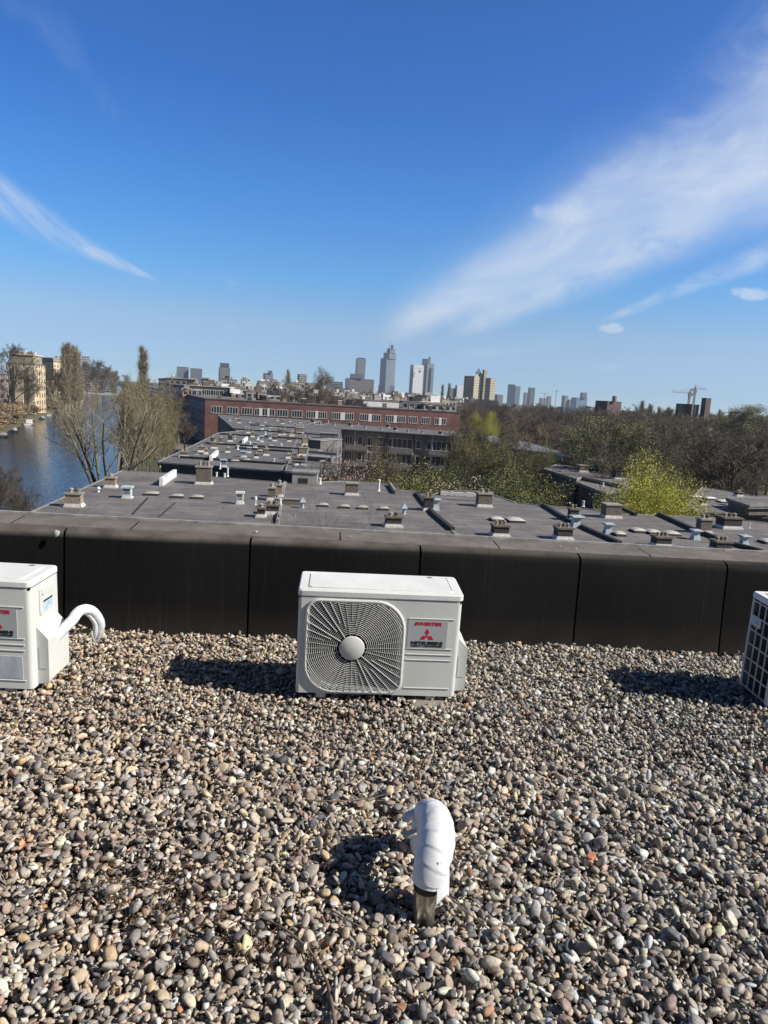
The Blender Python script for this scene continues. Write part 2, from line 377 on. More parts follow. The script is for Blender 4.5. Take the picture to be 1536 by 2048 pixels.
def house(name, label, cat, poly, zr, zb, wallm, roofm=None, group=None, over=.15, trim=M_kerb, slab=.28, edge=True):
    poly = ccw([(p[0], p[1]) for p in poly]); cx = sum(p[0] for p in poly) / len(poly); cy = sum(p[1] for p in poly) / len(poly)
    t = thing(name, label, cat, (cx, cy, zb), 0, group)
    MB().prism(poly, zb, zr - slab, top=False, bot=False).build('wall', wallm, t)
    rf = MB().prism(offset(poly, over), zr - slab, zr).build('roof', roofm or M_roof, t)
    if edge:
        e = MB(); pp = offset(poly, over + .03); n = len(pp)
        for i in range(n):
            a = Vector(pp[i] + (0,)); b = Vector(pp[(i + 1) % n] + (0,)); d = b - a; L = d.length
            if L < .2: continue
            d /= L; nn = Vector((d.y, -d.x, 0)); c = (a + b) / 2; c.z = zr - .02
            e.obox(c - nn * .04, d * (L / 2 - .06), nn * .055, (0, 0, .07))
        e.build('roof_edge', trim, t)
    return t
def windows(t, A, B, fr, z, w, h, bars=2, frame=M_frame, pane=M_glass, proud=.04, panel=None, name='window'):
    """windows on the wall running from A to B (outside on its right), centres at fractions fr of it and heights z"""
    A = Vector((A[0], A[1], 0)); B = Vector((B[0], B[1], 0)); d = (B - A); L = d.length; d /= L; nn = Vector((d.y, -d.x, 0)); up = Vector((0, 0, 1))
    for zz in z:
        for q in fr:
            c = A + d * (q * L) + up * zz + nn * proud
            m = MB(); th = .055
            m.obox(c + up * (h / 2), d * (w / 2 + .05), nn * .06, up * th); m.obox(c - up * (h / 2), d * (w / 2 + .09), nn * .09, up * th)
            for sgn in (-1, 1): m.obox(c + d * sgn * w / 2, d * th, nn * .06, up * (h / 2 - th))
            for k in range(bars): m.obox(c + d * w * ((k + 1) / (bars + 1) - .5), d * .05, nn * .05, up * (h / 2 - th))
            o = m.build(name, frame, t)
            MB().obox(c - nn * .02, d * (w / 2 - .03), nn * .015, up * (h / 2 - .03)).build('pane', pane, o)

# ================================================================== OUR OWN ROOF
GX0, GX1, GY0, GY1 = -3.8, 4.0, 0.85, 4.5
def wy(x): return 4.13 + .075 * x                 # inner foot of the parapet
def grel(x, y):                                   # relief of the gravel bed
    return .030 * np.exp(-((x - 0) / .50) ** 4 - ((y - 3.33) / .24) ** 4) + .028 * np.exp(-((x + 1.95) / .50) ** 4 - ((y - 3.2) / .26) ** 4) + .030 * np.exp(-((x - 2.4) / .50) ** 4 - ((y - 3.5) / .26) ** 4) + .018 * np.sin(1.7 * x + .6) * np.cos(1.3 * y) + .012 * np.sin(4.1 * x + 2 * y) + .03 * np.clip((y - 3.75) / .4, 0, 1) * (.4 + .6 * np.sin(1.1 * x + 2.2)) + .03 * np.clip(-x - 1.2, 0, .5) * np.clip(y - 3.2, 0, 1)
M_deck = mat('roof_grit', (.045, .036, .028), .95, scale=60, col2=(.10, .085, .065), detail=6, bump=.8, bscale=90)
d = MB()
nx, ny = 60, 40
vs = [(-7 + 14 * i / nx, -3 + (wy(-7 + 14 * i / nx) + 3.06) * j / ny, 0) for j in range(ny + 1) for i in range(nx + 1)]
vs = [(x, y, -.035 + float(grel(x, y))) for x, y, z in vs]
d.add(vs, [(j * (nx + 1) + i, j * (nx + 1) + i + 1, (j + 1) * (nx + 1) + i + 1, (j + 1) * (nx + 1) + i) for j in range(ny) for i in range(nx)])
props(d.build('roof_deck', M_deck, smooth=True), kind='structure')
# our building under the roof
b = MB(); b.prism([(-14, -10), (14, -10), (14, 4.55 + .075 * 14), (-14, 4.55 - .075 * 14)], -16, -.30)
own = thing('apartment_block', 'own apartment block carrying the gravel roof', 'building', (0, -3, -16))
b.build('wall', M_brown, own)

# ---- pebbles: dropped one by one on a height map
def pebbles():
    R = np.random.default_rng(11)
    cell = .003; W_, H_ = int((GX1 - GX0) / cell), int((GY1 - GY0) / cell)
    xs = GX0 + (np.arange(W_) + .5) * cell; ys = GY0 + (np.arange(H_) + .5) * cell
    Hm = np.full((H_, W_), -.035) + grel(xs[None, :], ys[:, None])
    def inside(x, y): return (y < wy(x) - .005) & (np.abs(x) < .62 * y + 1.15) & (y > GY0 + .03)
    keep = []
    N = 165000
    out = []
    cx = R.uniform(GX0 + .03, GX1 - .03, (N, 3)); cy = R.uniform(GY0 + .03, GY1 - .03, (N, 3))
    size = np.clip(np.exp(R.normal(math.log(.0109), .33, N)), .0055, .026)      # half of the long axis
    big = R.random(N) < .02; size[big] = R.uniform(.017, .025, big.sum())
    asp = np.stack([np.ones(N), R.uniform(.46, .88, N), R.uniform(.24, .52, N)], 1)
    q = R.normal(size=(N, 4)); yaw = R.uniform(0, 2 * math.pi, N); tx = R.normal(0, .42, N); ty = R.normal(0, .50, N)
    st = R.random(N) < .30; ty[st] = R.normal(0, 1.1, st.sum()); tx[st] = R.normal(0, .9, st.sum())
    ca, sa = np.cos(yaw), np.sin(yaw); cx_, sx_ = np.cos(tx), np.sin(tx); cy_, sy_ = np.cos(ty), np.sin(ty)
    Z = np.zeros(N); O = np.ones(N)
    Rz = np.stack([ca, -sa, Z, sa, ca, Z, Z, Z, O], 1).reshape(N, 3, 3)
    Rx = np.stack([O, Z, Z, Z, cx_, -sx_, Z, sx_, cx_], 1).reshape(N, 3, 3)
    Ry = np.stack([cy_, Z, sy_, Z, O, Z, -sy_, Z, cy_], 1).reshape(N, 3, 3)
    Rm = Rz @ Rx @ Ry
    ext = np.sqrt(((Rm * (asp * size[:, None])[:, None, :]) ** 2).sum(2))       # half extents in x, y, z
    pos = np.zeros((N, 3)); ok = np.zeros(N, bool)
    for i in range(N):
        best = None
        for k in range(3):
            x, y = cx[i, k], cy[i, k]
            if not inside(x, y): continue
            h = Hm[int((y - GY0) / cell), int((x - GX0) / cell)]
            if best is None or h < best[0]: best = (h, x, y)
        if best is None: continue
        h, x, y = best
        if h > float(grel(x, y)) + .010: continue
        if (x - .185) ** 2 + (y - 1.83) ** 2 < .04 ** 2: continue
        ex_, ey_, ez = ext[i]
        i0 = max(0, int((x - ex_ - GX0) / cell)); i1 = min(W_, int((x + ex_ - GX0) / cell) + 1)
        j0 = max(0, int((y - ey_ - GY0) / cell)); j1 = min(H_, int((y + ey_ - GY0) / cell) + 1)
        sub = Hm[j0:j1, i0:i1]
        rr = ((xs[None, i0:i1] - x) / ex_) ** 2 + ((ys[j0:j1, None] - y) / ey_) ** 2
        inn = rr < .95
        if not inn.any(): continue
        dome = ez * np.sqrt(np.clip(1 - rr, 0, 1))
        zc = .62 * (sub + dome)[inn].max() + .38 * (sub[inn].mean() + ez * .75)
        pos[i] = (x, y, zc); ok[i] = True
        sub[inn] = np.maximum(sub[inn], (zc + dome)[inn])
    # grit: small chips that settle in the low spots between the stones
    G = 60000; gx_ = R.uniform(GX0 + .03, GX1 - .03, (G, 2)); gy_ = R.uniform(GY0 + .03, GY1 - .03, (G, 2))
    gi = ((gx_ - GX0) / cell).astype(int); gj = ((gy_ - GY0) / cell).astype(int); gh = Hm[gj, gi]; pk = gh.argmin(1); rr_ = np.arange(G)
    gx1, gy1, gz1 = gx_[rr_, pk], gy_[rr_, pk], gh[rr_, pk]; gok = inside(gx1, gy1) & (gz1 < grel(gx1, gy1) + .016)
    sel_ = np.nonzero(gok)[0][:N - int(ok.sum()) - 10]; free = np.nonzero(~ok)[0][:len(sel_)]
    size[free] = R.uniform(.003, .0062, len(free)); asp[free] = np.stack([np.ones(len(free)), R.uniform(.5, .9, len(free)), R.uniform(.4, .8, len(free))], 1)
    pos[free] = np.stack([gx1[sel_], gy1[sel_], gz1[sel_] + size[free] * .4], 1); ok[free] = True; gritset = np.zeros(N, bool); gritset[free] = True
    idx = np.nonzero(ok)[0]; n = len(idx)
    import bmesh
    allco, allf, allc = [], [], []; voff = 0
    near = (pos[idx][:, 1] < 2.75) & ~gritset[idx] & (np.abs(pos[idx][:, 0]) < .60 * pos[idx][:, 1] + .30)
    idx_all = idx
    for sub_, sel in ((2, near), (1, ~near)):
     idx = idx_all[sel]; n = len(idx)
     bm = bmesh.new(); bmesh.ops.create_icosphere(bm, subdivisions=sub_, radius=1); bm.verts.ensure_lookup_table()
     V = np.array([v.co[:] for v in bm.verts]); Fc = np.array([[v.index for v in f.verts] for f in bm.faces]); bm.free()
     nv, nf = len(V), len(Fc)
     # 24 stone shapes: lumpy super-ellipsoids, a few of them broken
     shapes = []
     for k in range(24):
         P = V.copy(); e = R.uniform(.62, 1.0); P = np.sign(P) * np.abs(P) ** e; P /= np.maximum(1e-6, (np.abs(P) ** 2.3).sum(1) ** (1 / 2.3))[:, None]
         for _ in range(3):
             dd = R.normal(size=3); dd /= np.linalg.norm(dd); P *= (1 + R.uniform(-.24, .24) * (P @ dd))[:, None]
         if k % 3 != 1:
             for _ in range(3):
                 dd = R.normal(size=3); dd /= np.linalg.norm(dd); c = R.uniform(.45, .78); over = np.maximum(P @ dd - c, 0); P -= over[:, None] * dd * .85
         P *= 1 + R.normal(0, .015, (nv, 1)); shapes.append(P)
     shapes = np.array(shapes); sid = R.integers(0, 24, n)
     VV = shapes[sid] * (asp[idx] * size[idx][:, None])[:, None, :]
     VV = np.einsum('nij,nkj->nki', Rm[idx], VV) + pos[idx][:, None, :]
     FF = Fc[None] + (np.arange(n) * nv)[:, None, None]
     pal = np.array([(.30, .25, .195), (.235, .20, .165), (.17, .155, .14), (.37, .315, .245), (.115, .11, .105), (.48, .43, .35), (.27, .215, .155), (.20, .165, .135), (.34, .255, .16), (.46, .43, .37), (.36, .19, .11), (.22, .155, .13), (.075, .075, .08), (.28, .265, .245), (.40, .30, .17)])
     wts = np.array([15, 15, 14, 11, 8, 5, 9, 10, 3, 2.2, 1., 5, 4, 9, 1.2]); c = pal[R.choice(len(pal), n, p=wts / wts.sum())] * np.minimum(np.exp(R.normal(0, .24, (n, 1))) * 1.42, 2.0); c = np.minimum(c, .56)
     shade_warm = 1 + .08 * np.clip(-pos[idx][:, 0:1] / 2, -1, 1) * np.array([[1.2, .3, -.7]]) * np.array([[1.03, 1.0, .95]]); c = c * shade_warm
     c = np.concatenate([np.repeat(c, nv, 0), np.repeat(R.random((n, 1)), nv, 0)], 1)
     allco.append(VV.reshape(-1, 3)); allf.append(FF.reshape(-1, 3) + voff); allc.append(c); voff += n * nv
    VV = np.concatenate(allco); FF = np.concatenate(allf); c = np.concatenate(allc); NV = len(VV); NF = len(FF)
    me = bpy.data.meshes.new('gravel'); me.vertices.add(NV); me.vertices.foreach_set('co', VV.astype(np.float32).ravel())
    nl = NF * 3; me.loops.add(nl); me.loops.foreach_set('vertex_index', FF.astype(np.int32).ravel())
    me.polygons.add(NF); me.polygons.foreach_set('loop_start', np.arange(0, nl, 3, dtype=np.int32)); me.polygons.foreach_set('loop_total', np.full(NF, 3, np.int32))
    me.polygons.foreach_set('use_smooth', np.ones(NF, bool))
    at = me.color_attributes.new('stone', 'FLOAT_COLOR', 'POINT'); at.data.foreach_set('color', c.astype(np.float32).ravel())
    me.update(calc_edges=True)
    m = bpy.data.materials.new('pebble'); m.use_nodes = True; nt = m.node_tree; nn = nt.nodes; l = nt.links; b = nn['Principled BSDF']
    a = nn.new('ShaderNodeAttribute'); a.attribute_name = 'stone'
    t = nn.new('ShaderNodeTexCoord'); nz = nn.new('ShaderNodeTexNoise'); nz.inputs['Scale'].default_value = 110; nz.inputs['Detail'].default_value = 5; nz.inputs['Roughness'].default_value = .7; l.new(t.outputs['Object'], nz.inputs['Vector'])
    mr = nn.new('ShaderNodeMapRange'); l.new(nz.outputs[0], mr.inputs[0]); mr.inputs[1].default_value = .3; mr.inputs[2].default_value = .7; mr.inputs[3].default_value = .68; mr.inputs[4].default_value = 1.32
    h = nn.new('ShaderNodeHueSaturation'); l.new(mr.outputs[0], h.inputs['Value']); l.new(a.outputs['Color'], h.inputs['Color']); l.new(h.outputs[0], b.inputs['Base Color'])
    b.inputs['Roughness'].default_value = .62; b.inputs['Specular IOR Level'].default_value = .35
    bp = nn.new('ShaderNodeBump'); bp.inputs['Strength'].default_value = .35; bp.inputs['Distance'].default_value = .004; l.new(nz.outputs[0], bp.inputs['Height']); l.new(bp.outputs[0], b.inputs['Normal'])
    me.materials.append(m)
    o = bpy.data.objects.new('gravel', me); COL.objects.link(o); props(o, 'rounded brown and grey pebbles covering the flat roof', 'gravel', kind='stuff')
    print('pebbles', len(idx_all), NF)
pebbles()

# ---- parapet covered in black rubber sheets
def rubber():
    m = mat('black_rubber', (.0048, .0046, .0045), .8, scale=2.2, col2=(.0095, .0088, .0082), detail=8, stretch=(1, 1, .35), spec=.18)
    nt = m.node_tree; n = nt.nodes; l = nt.links; b = n['Principled BSDF']
    t = n.new('ShaderNodeTexCoord'); s = n.new('ShaderNodeSeparateXYZ'); l.new(t.outputs['Object'], s.inputs[0])
    mp = n.new('ShaderNodeMapping'); mp.inputs['Scale'].default_value = (90, 3, 1.3); l.new(t.outputs['Object'], mp.inputs[0])
    nz = n.new('ShaderNodeTexNoise'); nz.inputs['Scale'].default_value = 1; nz.inputs['Detail'].default_value = 3; l.new(mp.outputs[0], nz.inputs['Vector'])
    # grey dust: on the top, along the foot, and in fine vertical runs
    top = n.new('ShaderNodeMapRange'); l.new(s.outputs[2], top.inputs[0]); top.inputs[1].default_value = .570; top.inputs[2].default_value = .603
    foot = n.new('ShaderNodeMapRange'); l.new(s.outputs[2], foot.inputs[0]); foot.inputs[1].default_value = .20; foot.inputs[2].default_value = -.02; foot.inputs[4].default_value = .20
    run = n.new('ShaderNodeMapRange'); l.new(nz.outputs[0], run.inputs[0]); run.inputs[1].default_value = .56; run.inputs[2].default_value = .85; run.inputs[4].default_value = .10
    a = n.new('ShaderNodeMath'); a.operation = 'ADD'; l.new(top.outputs[0], a.inputs[0]); l.new(foot.outputs[0], a.inputs[1])
    a2 = n.new('ShaderNodeMath'); a2.operation = 'ADD'; a2.use_clamp = True; l.new(a.outputs[0], a2.inputs[0]); l.new(run.outputs[0], a2.inputs[1])
    n3 = n.new('ShaderNodeTexNoise'); n3.inputs['Scale'].default_value = 7; n3.inputs['Detail'].default_value = 7; l.new(t.outputs['Object'], n3.inputs['Vector'])
    mm = n.new('ShaderNodeMath'); mm.operation = 'MULTIPLY'; l.new(a2.outputs[0], mm.inputs[0])
    m3 = n.new('ShaderNodeMapRange'); l.new(n3.outputs[0], m3.inputs[0]); m3.inputs[1].default_value = .25; m3.inputs[2].default_value = .6; m3.inputs[3].default_value = .45; l.new(m3.outputs[0], mm.inputs[1])
    old = b.inputs['Base Color'].links[0].from_socket
    mx = n.new('ShaderNodeMixRGB'); l.new(mm.outputs[0], mx.inputs[0]); l.new(old, mx.inputs[1]); mx.inputs[2].default_value = (.125, .110, .095, 1)
    l.new(mx.outputs[0], b.inputs['Base Color'])
    bp = n.new('ShaderNodeBump'); bp.inputs['Strength'].default_value = .25; bp.inputs['Distance'].default_value = .004
    l.new(nz.outputs[0], bp.inputs['Height']); l.new(bp.outputs[0], b.inputs['Normal'])
    return m
M_rub = rubber()
M_felt = mat('mineral_felt', (.115, .103, .092), .85, scale=5, col2=(.19, .17, .15), detail=8, bump=.4, bscale=160)
M_gap = mat('joint_shadow', (.006, .006, .006), .9, .1)
par = thing('parapet', 'low roof parapet wrapped in black rubber sheets with vertical joints', 'parapet', (0, 4.2, 0))
def wtop(x): return .605 - .010 * x
def wallx(px, py):                                # where a pixel on the parapet face lies
    dx, dy, dz = ray(px, py); t = (4.13) / (dy - .075 * dx); return dx * t
joints = [-3.9, -2.9] + [wallx(126, 1170), wallx(497, 1175), wallx(837, 1190), wallx(1156, 1200), wallx(1450, 1215)] + [2.95, 3.7, 4.4]
prof = [(0, -.10), (.012, .15), (.022, .40), (.028, -.060), (.032, -.036), (.044, -.016), (.064, -.005), (.118, .0)]
ux = Vector((1, .075, 0)).normalized(); uy = Vector((-.075, 1, 0)).normalized()
def wall_strip(m, x0, x1, prof, n=8, sag=.0, push=0.):
    rows = []
    for i in range(n + 1):
        x = x0 + (x1 - x0) * i / n; e = min(i, n - i) / (n / 2)
        for k, (a, z) in enumerate(prof):
            zz = z if k < 3 else wtop(x) + z
            bulge = sag * (1 - (1 - e) ** 2) * (1 if k < 6 else .2) - push
            y = wy(x) + a - bulge + .004 * math.sin(5 * x + 9 * zz)
            rows.append((x - .075 * a, y, zz))
    K = len(prof)
    m.add(rows, [(i * K + k, (i + 1) * K + k, (i + 1) * K + k + 1, i * K + k + 1) for i in range(n) for k in range(K - 1)])
for i in range(len(joints) - 1):
    m = MB(); wall_strip(m, joints[i] + .006, joints[i + 1] - .006, prof, 10, .012); m.build('rubber_sheet', M_rub, par, smooth=True)
m = MB(); core = [(.02, -.10), (.03, .15), (.035, .40), (.045, -.09), (.05, -.06), (.07, -.036), (.10, -.016), (.13, -.012), (.36, -.016), (.36, -.9)]
wall_strip(m, -3.9, 4.4, core, 20); m.build('joint_backing', M_gap, par)
tj = [-3.9, -2.2, wallx(250, 1040) , wallx(681, 1075), wallx(1008, 1093), wallx(1318, 1111), 3.2, 4.4]
for i in range(len(tj) - 1):
    m = MB()
    for x0, x1 in ((tj[i] + .004, tj[i + 1] - .004),):
        rows = []
        for x in np.linspace(x0, x1, 14):
            for a, z in ((.112, -.012), (.113, .004), (.125, .007), (.20, .010), (.275, .013), (.330, .016)):
                rows.append((x - .075 * a, wy(x) + a, wtop(x) + z + .0015 * math.sin(17 * x + 30 * a)))
        m.add(rows, [(i_ * 6 + k, (i_ + 1) * 6 + k, (i_ + 1) * 6 + k + 1, i_ * 6 + k + 1) for i_ in range(13) for k in range(5)])
    m.build('top_strip', M_felt, par, smooth=True)
M_trim = mat('aluminium_trim', (.42, .39, .35), .5, .25, 12., metal=.3)
m = MB()
for x0, x1 in ((-3.9, -1.2), (-1.195, .7), (.705, 2.3), (2.305, 4.4)):
    a = Vector((x0, wy(x0) + .347, wtop(x0) + .018)); b2 = Vector((x1, wy(x1) + .347, wtop(x1) + .018))
    m.obox((a + b2) / 2, (b2 - a) / 2, (0, .009, 0), (0, 0, .012)); m.obox((a + b2) / 2 + Vector((0, .018, -.05)), (b2 - a) / 2, (0, .004, 0), (0, 0, .06))
m.build('edge_trim', M_trim, par)
M_spot = mat('lichen', (.42, .42, .34), .9, .25, 60.)
def patch(px, py, r, onface, nm='lichen_spot'):
    x = wallx(px, py) if onface else None
    if onface: c = Vector((x, wy(x) + .026, 0)); c.z = ZC + ray(px, py)[2] / ray(px, py)[1] * c.y; nrm = Vector((0, -1, .25)).normalized(); c = c - Vector((0, .03, -.004))
    else: c = onz(px, py, .622); c.z = wtop(c.x) + .017; nrm = Vector((0, 0, 1))
    a = nrm.orthogonal().normalized(); b3 = nrm.cross(a); R = random.Random(px)
    pts = [c + (a * math.cos(t) + b3 * math.sin(t)) * r * R.uniform(.8, 1.1) for t in [2 * math.pi * k / 14 for k in range(14)]]
    m = MB(); m.add(pts + [p + nrm * .005 for p in [c + (q - c) * .85 for q in pts]], [(i, (i + 1) % 14, 14 + (i + 1) % 14, 14 + i) for i in range(14)] + [tuple(range(14, 28))]); m.build(nm, M_spot, par, smooth=True)
patch(113, 1066, .022, True); patch(145, 1036, .012, False); patch(512, 1066, .011, False); patch(1120, 1089, .005, False); patch(1152, 1094, .006, False); patch(700, 1074, .004, False)

# ---- air conditioner condensers
M_ac = mat('ivory_paint', (.61, .62, .58), .42, .035, 3., spec=.4)
M_acg = mat('grille_paint', (.60, .60, .56), .45, .04, 3.)
M_actop = mat('chalky_ivory_paint', (.66, .66, .63), .55, scale=6, col2=(.74, .74, .71), detail=7, bump=.05, bscale=60)
M_acblk = mat('dark_fan_plastic', (.010, .010, .011), .6, .2)
M_fin = mat('coil_fins', (.012, .014, .020), .6, .2, stretch=(60, 60, 1))
M_badge = mat('silver_badge', (.43, .45, .44), .4, .03)
M_red = mat('red_print', (.55, .012, .04), .5, .02)
M_blk = mat('black_print', (.02, .02, .02), .5, .02)
M_blue = mat('blue_sticker', (.28, .42, .52), .5, scale=30, col2=(.55, .62, .66))
M_plate = mat('data_plate', (.42, .45, .50), .45, scale=25, col2=(.55, .58, .63), stretch=(1, 1, .3))
def text_mesh(s, size, shear=0., bold=0., space=1.):
    cu = bpy.data.curves.new('lettering', 'FONT'); cu.body = s; cu.size = size; cu.shear = shear; cu.offset = bold; cu.space_character = space
    cu.align_x = 'CENTER'; cu.extrude = .0004; cu.resolution_u = 3
    o = bpy.data.objects.new('lettering', cu); COL.objects.link(o); bpy.context.view_layer.update()
    me = bpy.data.meshes.new_from_object(o.evaluated_get(bpy.context.evaluated_depsgraph_get())); bpy.data.objects.remove(o)
    return me
def make_ac(label, loc, yaw, tilt=0., seed=0, right_unit=False):
    t = thing('air_conditioner', label, 'air conditioner', loc, yaw, 'air conditioner condensers on the gravel', tilt)
    Wd, H, D = .78, .53, .285; x0, x1 = -Wd / 2, Wd / 2; zt = H - .035
    L = lambda: MB(frame=True)
    gx, gz, = x0 + .262, .247                     # fan centre
    # body: front panel with a fan opening, right half solid, left side a coil guard
    gl, grr, gb, gt = x0 + .046, x0 + .502, .022, .478   # grille outline
    def outline(ins, n=7):
        radii = [(gl, gb, .135, 2), (grr, gb, .055, 3), (grr, gt, .135, 0), (gl, gt, .055, 1)]; P = []
        for cxx, czz, r, q in radii:
            r = max(.012, r - ins); ox = cxx + (r + ins) * (1 if cxx == gl else -1); oz = czz + (r + ins) * (1 if czz == gb else -1)
            for k in range(n + 1):
                a = (q + k / n) * math.pi / 2; P.append((ox + r * math.cos(a), oz + r * math.sin(a)))
        return P
    oi = outline(.010); n = len(oi)
    # front face = ring between opening and the rounded rectangle of the panel
    box = []
    for (a, c) in oi:                              # project outward to the panel edge
        dx, dz = a - gx, c - gz; k = min(((x0 + .27 * 2) if False else 1e9, 1e9))
        tx = ((x1 - .30 - gx) if dx > 0 else (x0 + .014 - gx)) / dx if abs(dx) > 1e-6 else 1e9
        tz = ((zt - gz) if dz > 0 else (.004 - gz)) / dz if abs(dz) > 1e-6 else 1e9
        k = min(tx, tz); box.append((gx + dx * k, gz + dz * k))
    fm = L(); vs = [(a, 0, c) for a, c in oi] + [(a, 0, c) for a, c in box]
    fm.add(vs, [(i, n + i, n + (i + 1) % n, (i + 1) % n) for i in range(n)])
    xl, xr = x0 + .014, x1 - .30
    fm.add([(xl, .0005, .004), (xr, .0005, .004), (xr, .0005, zt), (xl, .0005, zt)] + [], [])
    # corner fill of the ring
    for cxx, czz in ((xl, .004), (xr, .004), (xr, zt), (xl, zt)):
        q = sorted(range(n), key=lambda i: (box[i][0] - cxx) ** 2 + (box[i][1] - czz) ** 2)[:2]
        same = [i for i in range(n) if abs(box[i][0] - cxx) < 1e-5]; other = [i for i in range(n) if abs(box[i][1] - czz) < 1e-5]
        a = min(same, key=lambda i: abs(box[i][1] - czz)); c = min(other, key=lambda i: abs(box[i][0] - cxx))
        tri = [(box[a][0], 0, box[a][1]), (cxx, 0, czz), (box[c][0], 0, box[c][1])]
        v1 = Vector(tri[1]) - Vector(tri[0]); v2 = Vector(tri[2]) - Vector(tri[0])
        fm.add(tri if v1.cross(v2).y < 0 else tri[::-1], [(0, 1, 2)])
    fm.add([(a, 0, c) for a, c in oi] + [(a, .05, c) for a, c in oi], [(i, n + i, n + (i + 1) % n, (i + 1) % n)[::-1] for i in range(n)])
    # rounded left corner post and right half with rounded corner
    fm.add([(x0 + .014 * (1 - math.sin(a)), .014 * (1 - math.cos(a)), z) for z in (.004, zt) for a in np.linspace(0, math.pi / 2, 5)], [(k, 5 + k, 6 + k, 1 + k) for k in range(4)])
    fm.add([(x0, .014, .004), (x0, .03, .004), (x0, .03, zt), (x0, .014, zt)], [(0, 3, 2, 1)])
    P = [(xr, 0), (x1 - .022, 0)] + [(x1 - .022 + .022 * math.sin(a), .022 - .022 * math.cos(a)) for a in np.linspace(.3, math.pi / 2, 5)] + [(x1, D - .01), (x1 - .01, D), (x0 + .01, D), (x0, D - .01), (x0, D - .022)]
    m_ = len(P); fm.add([(a, c, z) for z in (.004, zt) for a, c in P], [(i, i + 1, m_ + i + 1, m_ + i) for i in range(m_ - 1)])
    fm.add([(x0 + .005, .005, .004), (x1 - .005, .005, .004), (x1 - .005, D - .005, .004), (x0 + .005, D - .005, .004)], [(0, 3, 2, 1)])
    # pressed ribs on the right of the front
    for z in (.405, .252, .222, .193, .045): fm.rbox(xr + .045, x1 - .032, -.0032, .002, z - .0028, z + .0028, .002, axis='x', n=2)
    fm.build('casing', M_ac, t, auto=35)
    # top lid
    tm = L(); tm.rbox(x0 - .004, x1 + .004, -.004, D + .004, zt + .001, H, .022, n=5)
    tm.rbox(x0 + .045, x1 - .045, .030, D - .030, H - .002, H + .0035, .018, n=3)
    for k in range(4): tm.box(x0 + .047 + 0 * k, x0 + .050, .06 + .045 * k, .09 + .045 * k, H + .001, H + .005)
    tm.build('lid', M_actop, t, auto=40)
    sm = L(); sm.box(x0 + .002, x1 - .002, .002, D - .002, zt - .008, zt + .004); sm.build('lid_seam', M_acblk, t)
    # grille
    fr = L(); fo = outline(-.004, 8); fr.tube([(a, -.004, c) for a, c in fo], .0085, 8, closed=True); fr.build('grille_frame', M_acg, t, smooth=True)
    g = L(); lim = outline(.002, 8)
    def inside(a, c):
        k = False; q = len(lim)
        for i in range(q):
            (xa, za), (xb, zb) = lim[i], lim[i - 1]
            if (za > c) != (zb > c) and a < (xb - xa) * (c - za) / (zb - za) + xa: k = not k
        return k
    r = .074
    while r < .33:
        run = []; N = 84
        for k in range(N + 1):
            a = 2 * math.pi * k / N; p = (gx + r * math.cos(a), gz + r * math.sin(a))
            if inside(*p): run.append((p[0], -.010 + .0, p[1]))
            else:
                if len(run) > 1: g.tube(run, .0018, 4, cap=False)
                run = []
        if len(run) > 1: g.tube(run, .0018, 4, cap=False)
        r += .0092
    for k in range(44):
        a = 2 * math.pi * k / 44 + .03; r = .062 if k % 3 == 0 else (.11 if k % 3 == 1 else .14); st = r
        while inside(gx + r * math.cos(a), gz + r * math.sin(a)) and r < .34: r += .003
        thick = math.cos(2 * (a - rad(135))) > .55
        g.tube([(gx + st * math.cos(a), -.0125, gz + st * math.sin(a)), (gx + r * math.cos(a), -.0125, gz + r * math.sin(a))], (.0018 if k % 3 == 0 else .0014) if thick else .0008, 4, cap=False)
    g.build('fan_grille', M_acg, t, smooth=True)
    hb = L(); N = 32
    pr = [(.001, -.019), (.056, -.019), (.060, -.016), (.0615, -.008)]
    hb.add([(gx + rr * math.cos(2 * math.pi * k / N), yy, gz + rr * math.sin(2 * math.pi * k / N)) for rr, yy in pr for k in range(N)], [(j * N + k, (j + 1) * N + k, (j + 1) * N + (k + 1) % N, j * N + (k + 1) % N)[::-1] for j in range(3) for k in range(N)])
    hb.build('hub_cap', M_acg, t, auto=40)
    # fan and dark interior
    f = L(); f.add([(gx + .05 * math.cos(q) , y, gz + .05 * math.sin(q)) for y in (.03, .12) for q in [2 * math.pi * k / 16 for k in range(16)]], [(k, (k + 1) % 16, 16 + (k + 1) % 16, 16 + k) for k in range(16)] + [tuple(range(16))])
    for bl in range(3):
        vs = []
        for i in range(7):
            rr = .05 + .15 * i / 6
            for j in range(5):
                a = 2 * math.pi * bl / 3 + .4 + (j / 4) * (1.35 + .25 * i / 6) + .1 * i; vs.append((gx + rr * math.cos(a), .035 + .075 * j / 4, gz + rr * math.sin(a)))
        f.add(vs, [(i * 5 + j, i * 5 + j + 1, (i + 1) * 5 + j + 1, (i + 1) * 5 + j) for i in range(6) for j in range(4)])
    f.build('fan', M_acblk, t, smooth=True)
    # coil behind (rear and left side)
    c = L(); c.box(x0 + .03, x1 - .30, D - .035, D - .020, .012, zt - .006); c.box(x0 + .022, x0 + .034, .035, D - .036, .012, zt - .006)
    c.build('coil', M_fin, t)
    sg = L()
    for k in range(7): z = .012 + k * (zt - .022) / 6; sg.box(x0 - .001, x0 + .006, .028, D - .02, z - .003, z + .003)
    for k in range(5): y = .03 + k * (D - .052) / 4; sg.box(x0 + .001, x0 + .007, y - .003, y + .003, .006, zt - .002)
    sg.box(x0 - .0005, x0 + .005, .17, D - .022, .355, .405)
    sg.build('coil_guard', M_acg, t)
    sb = L(); sb.box(x0 - .0025, x0, .185, D - .035, .37, .395); sb.build('sticker', M_blue, t)
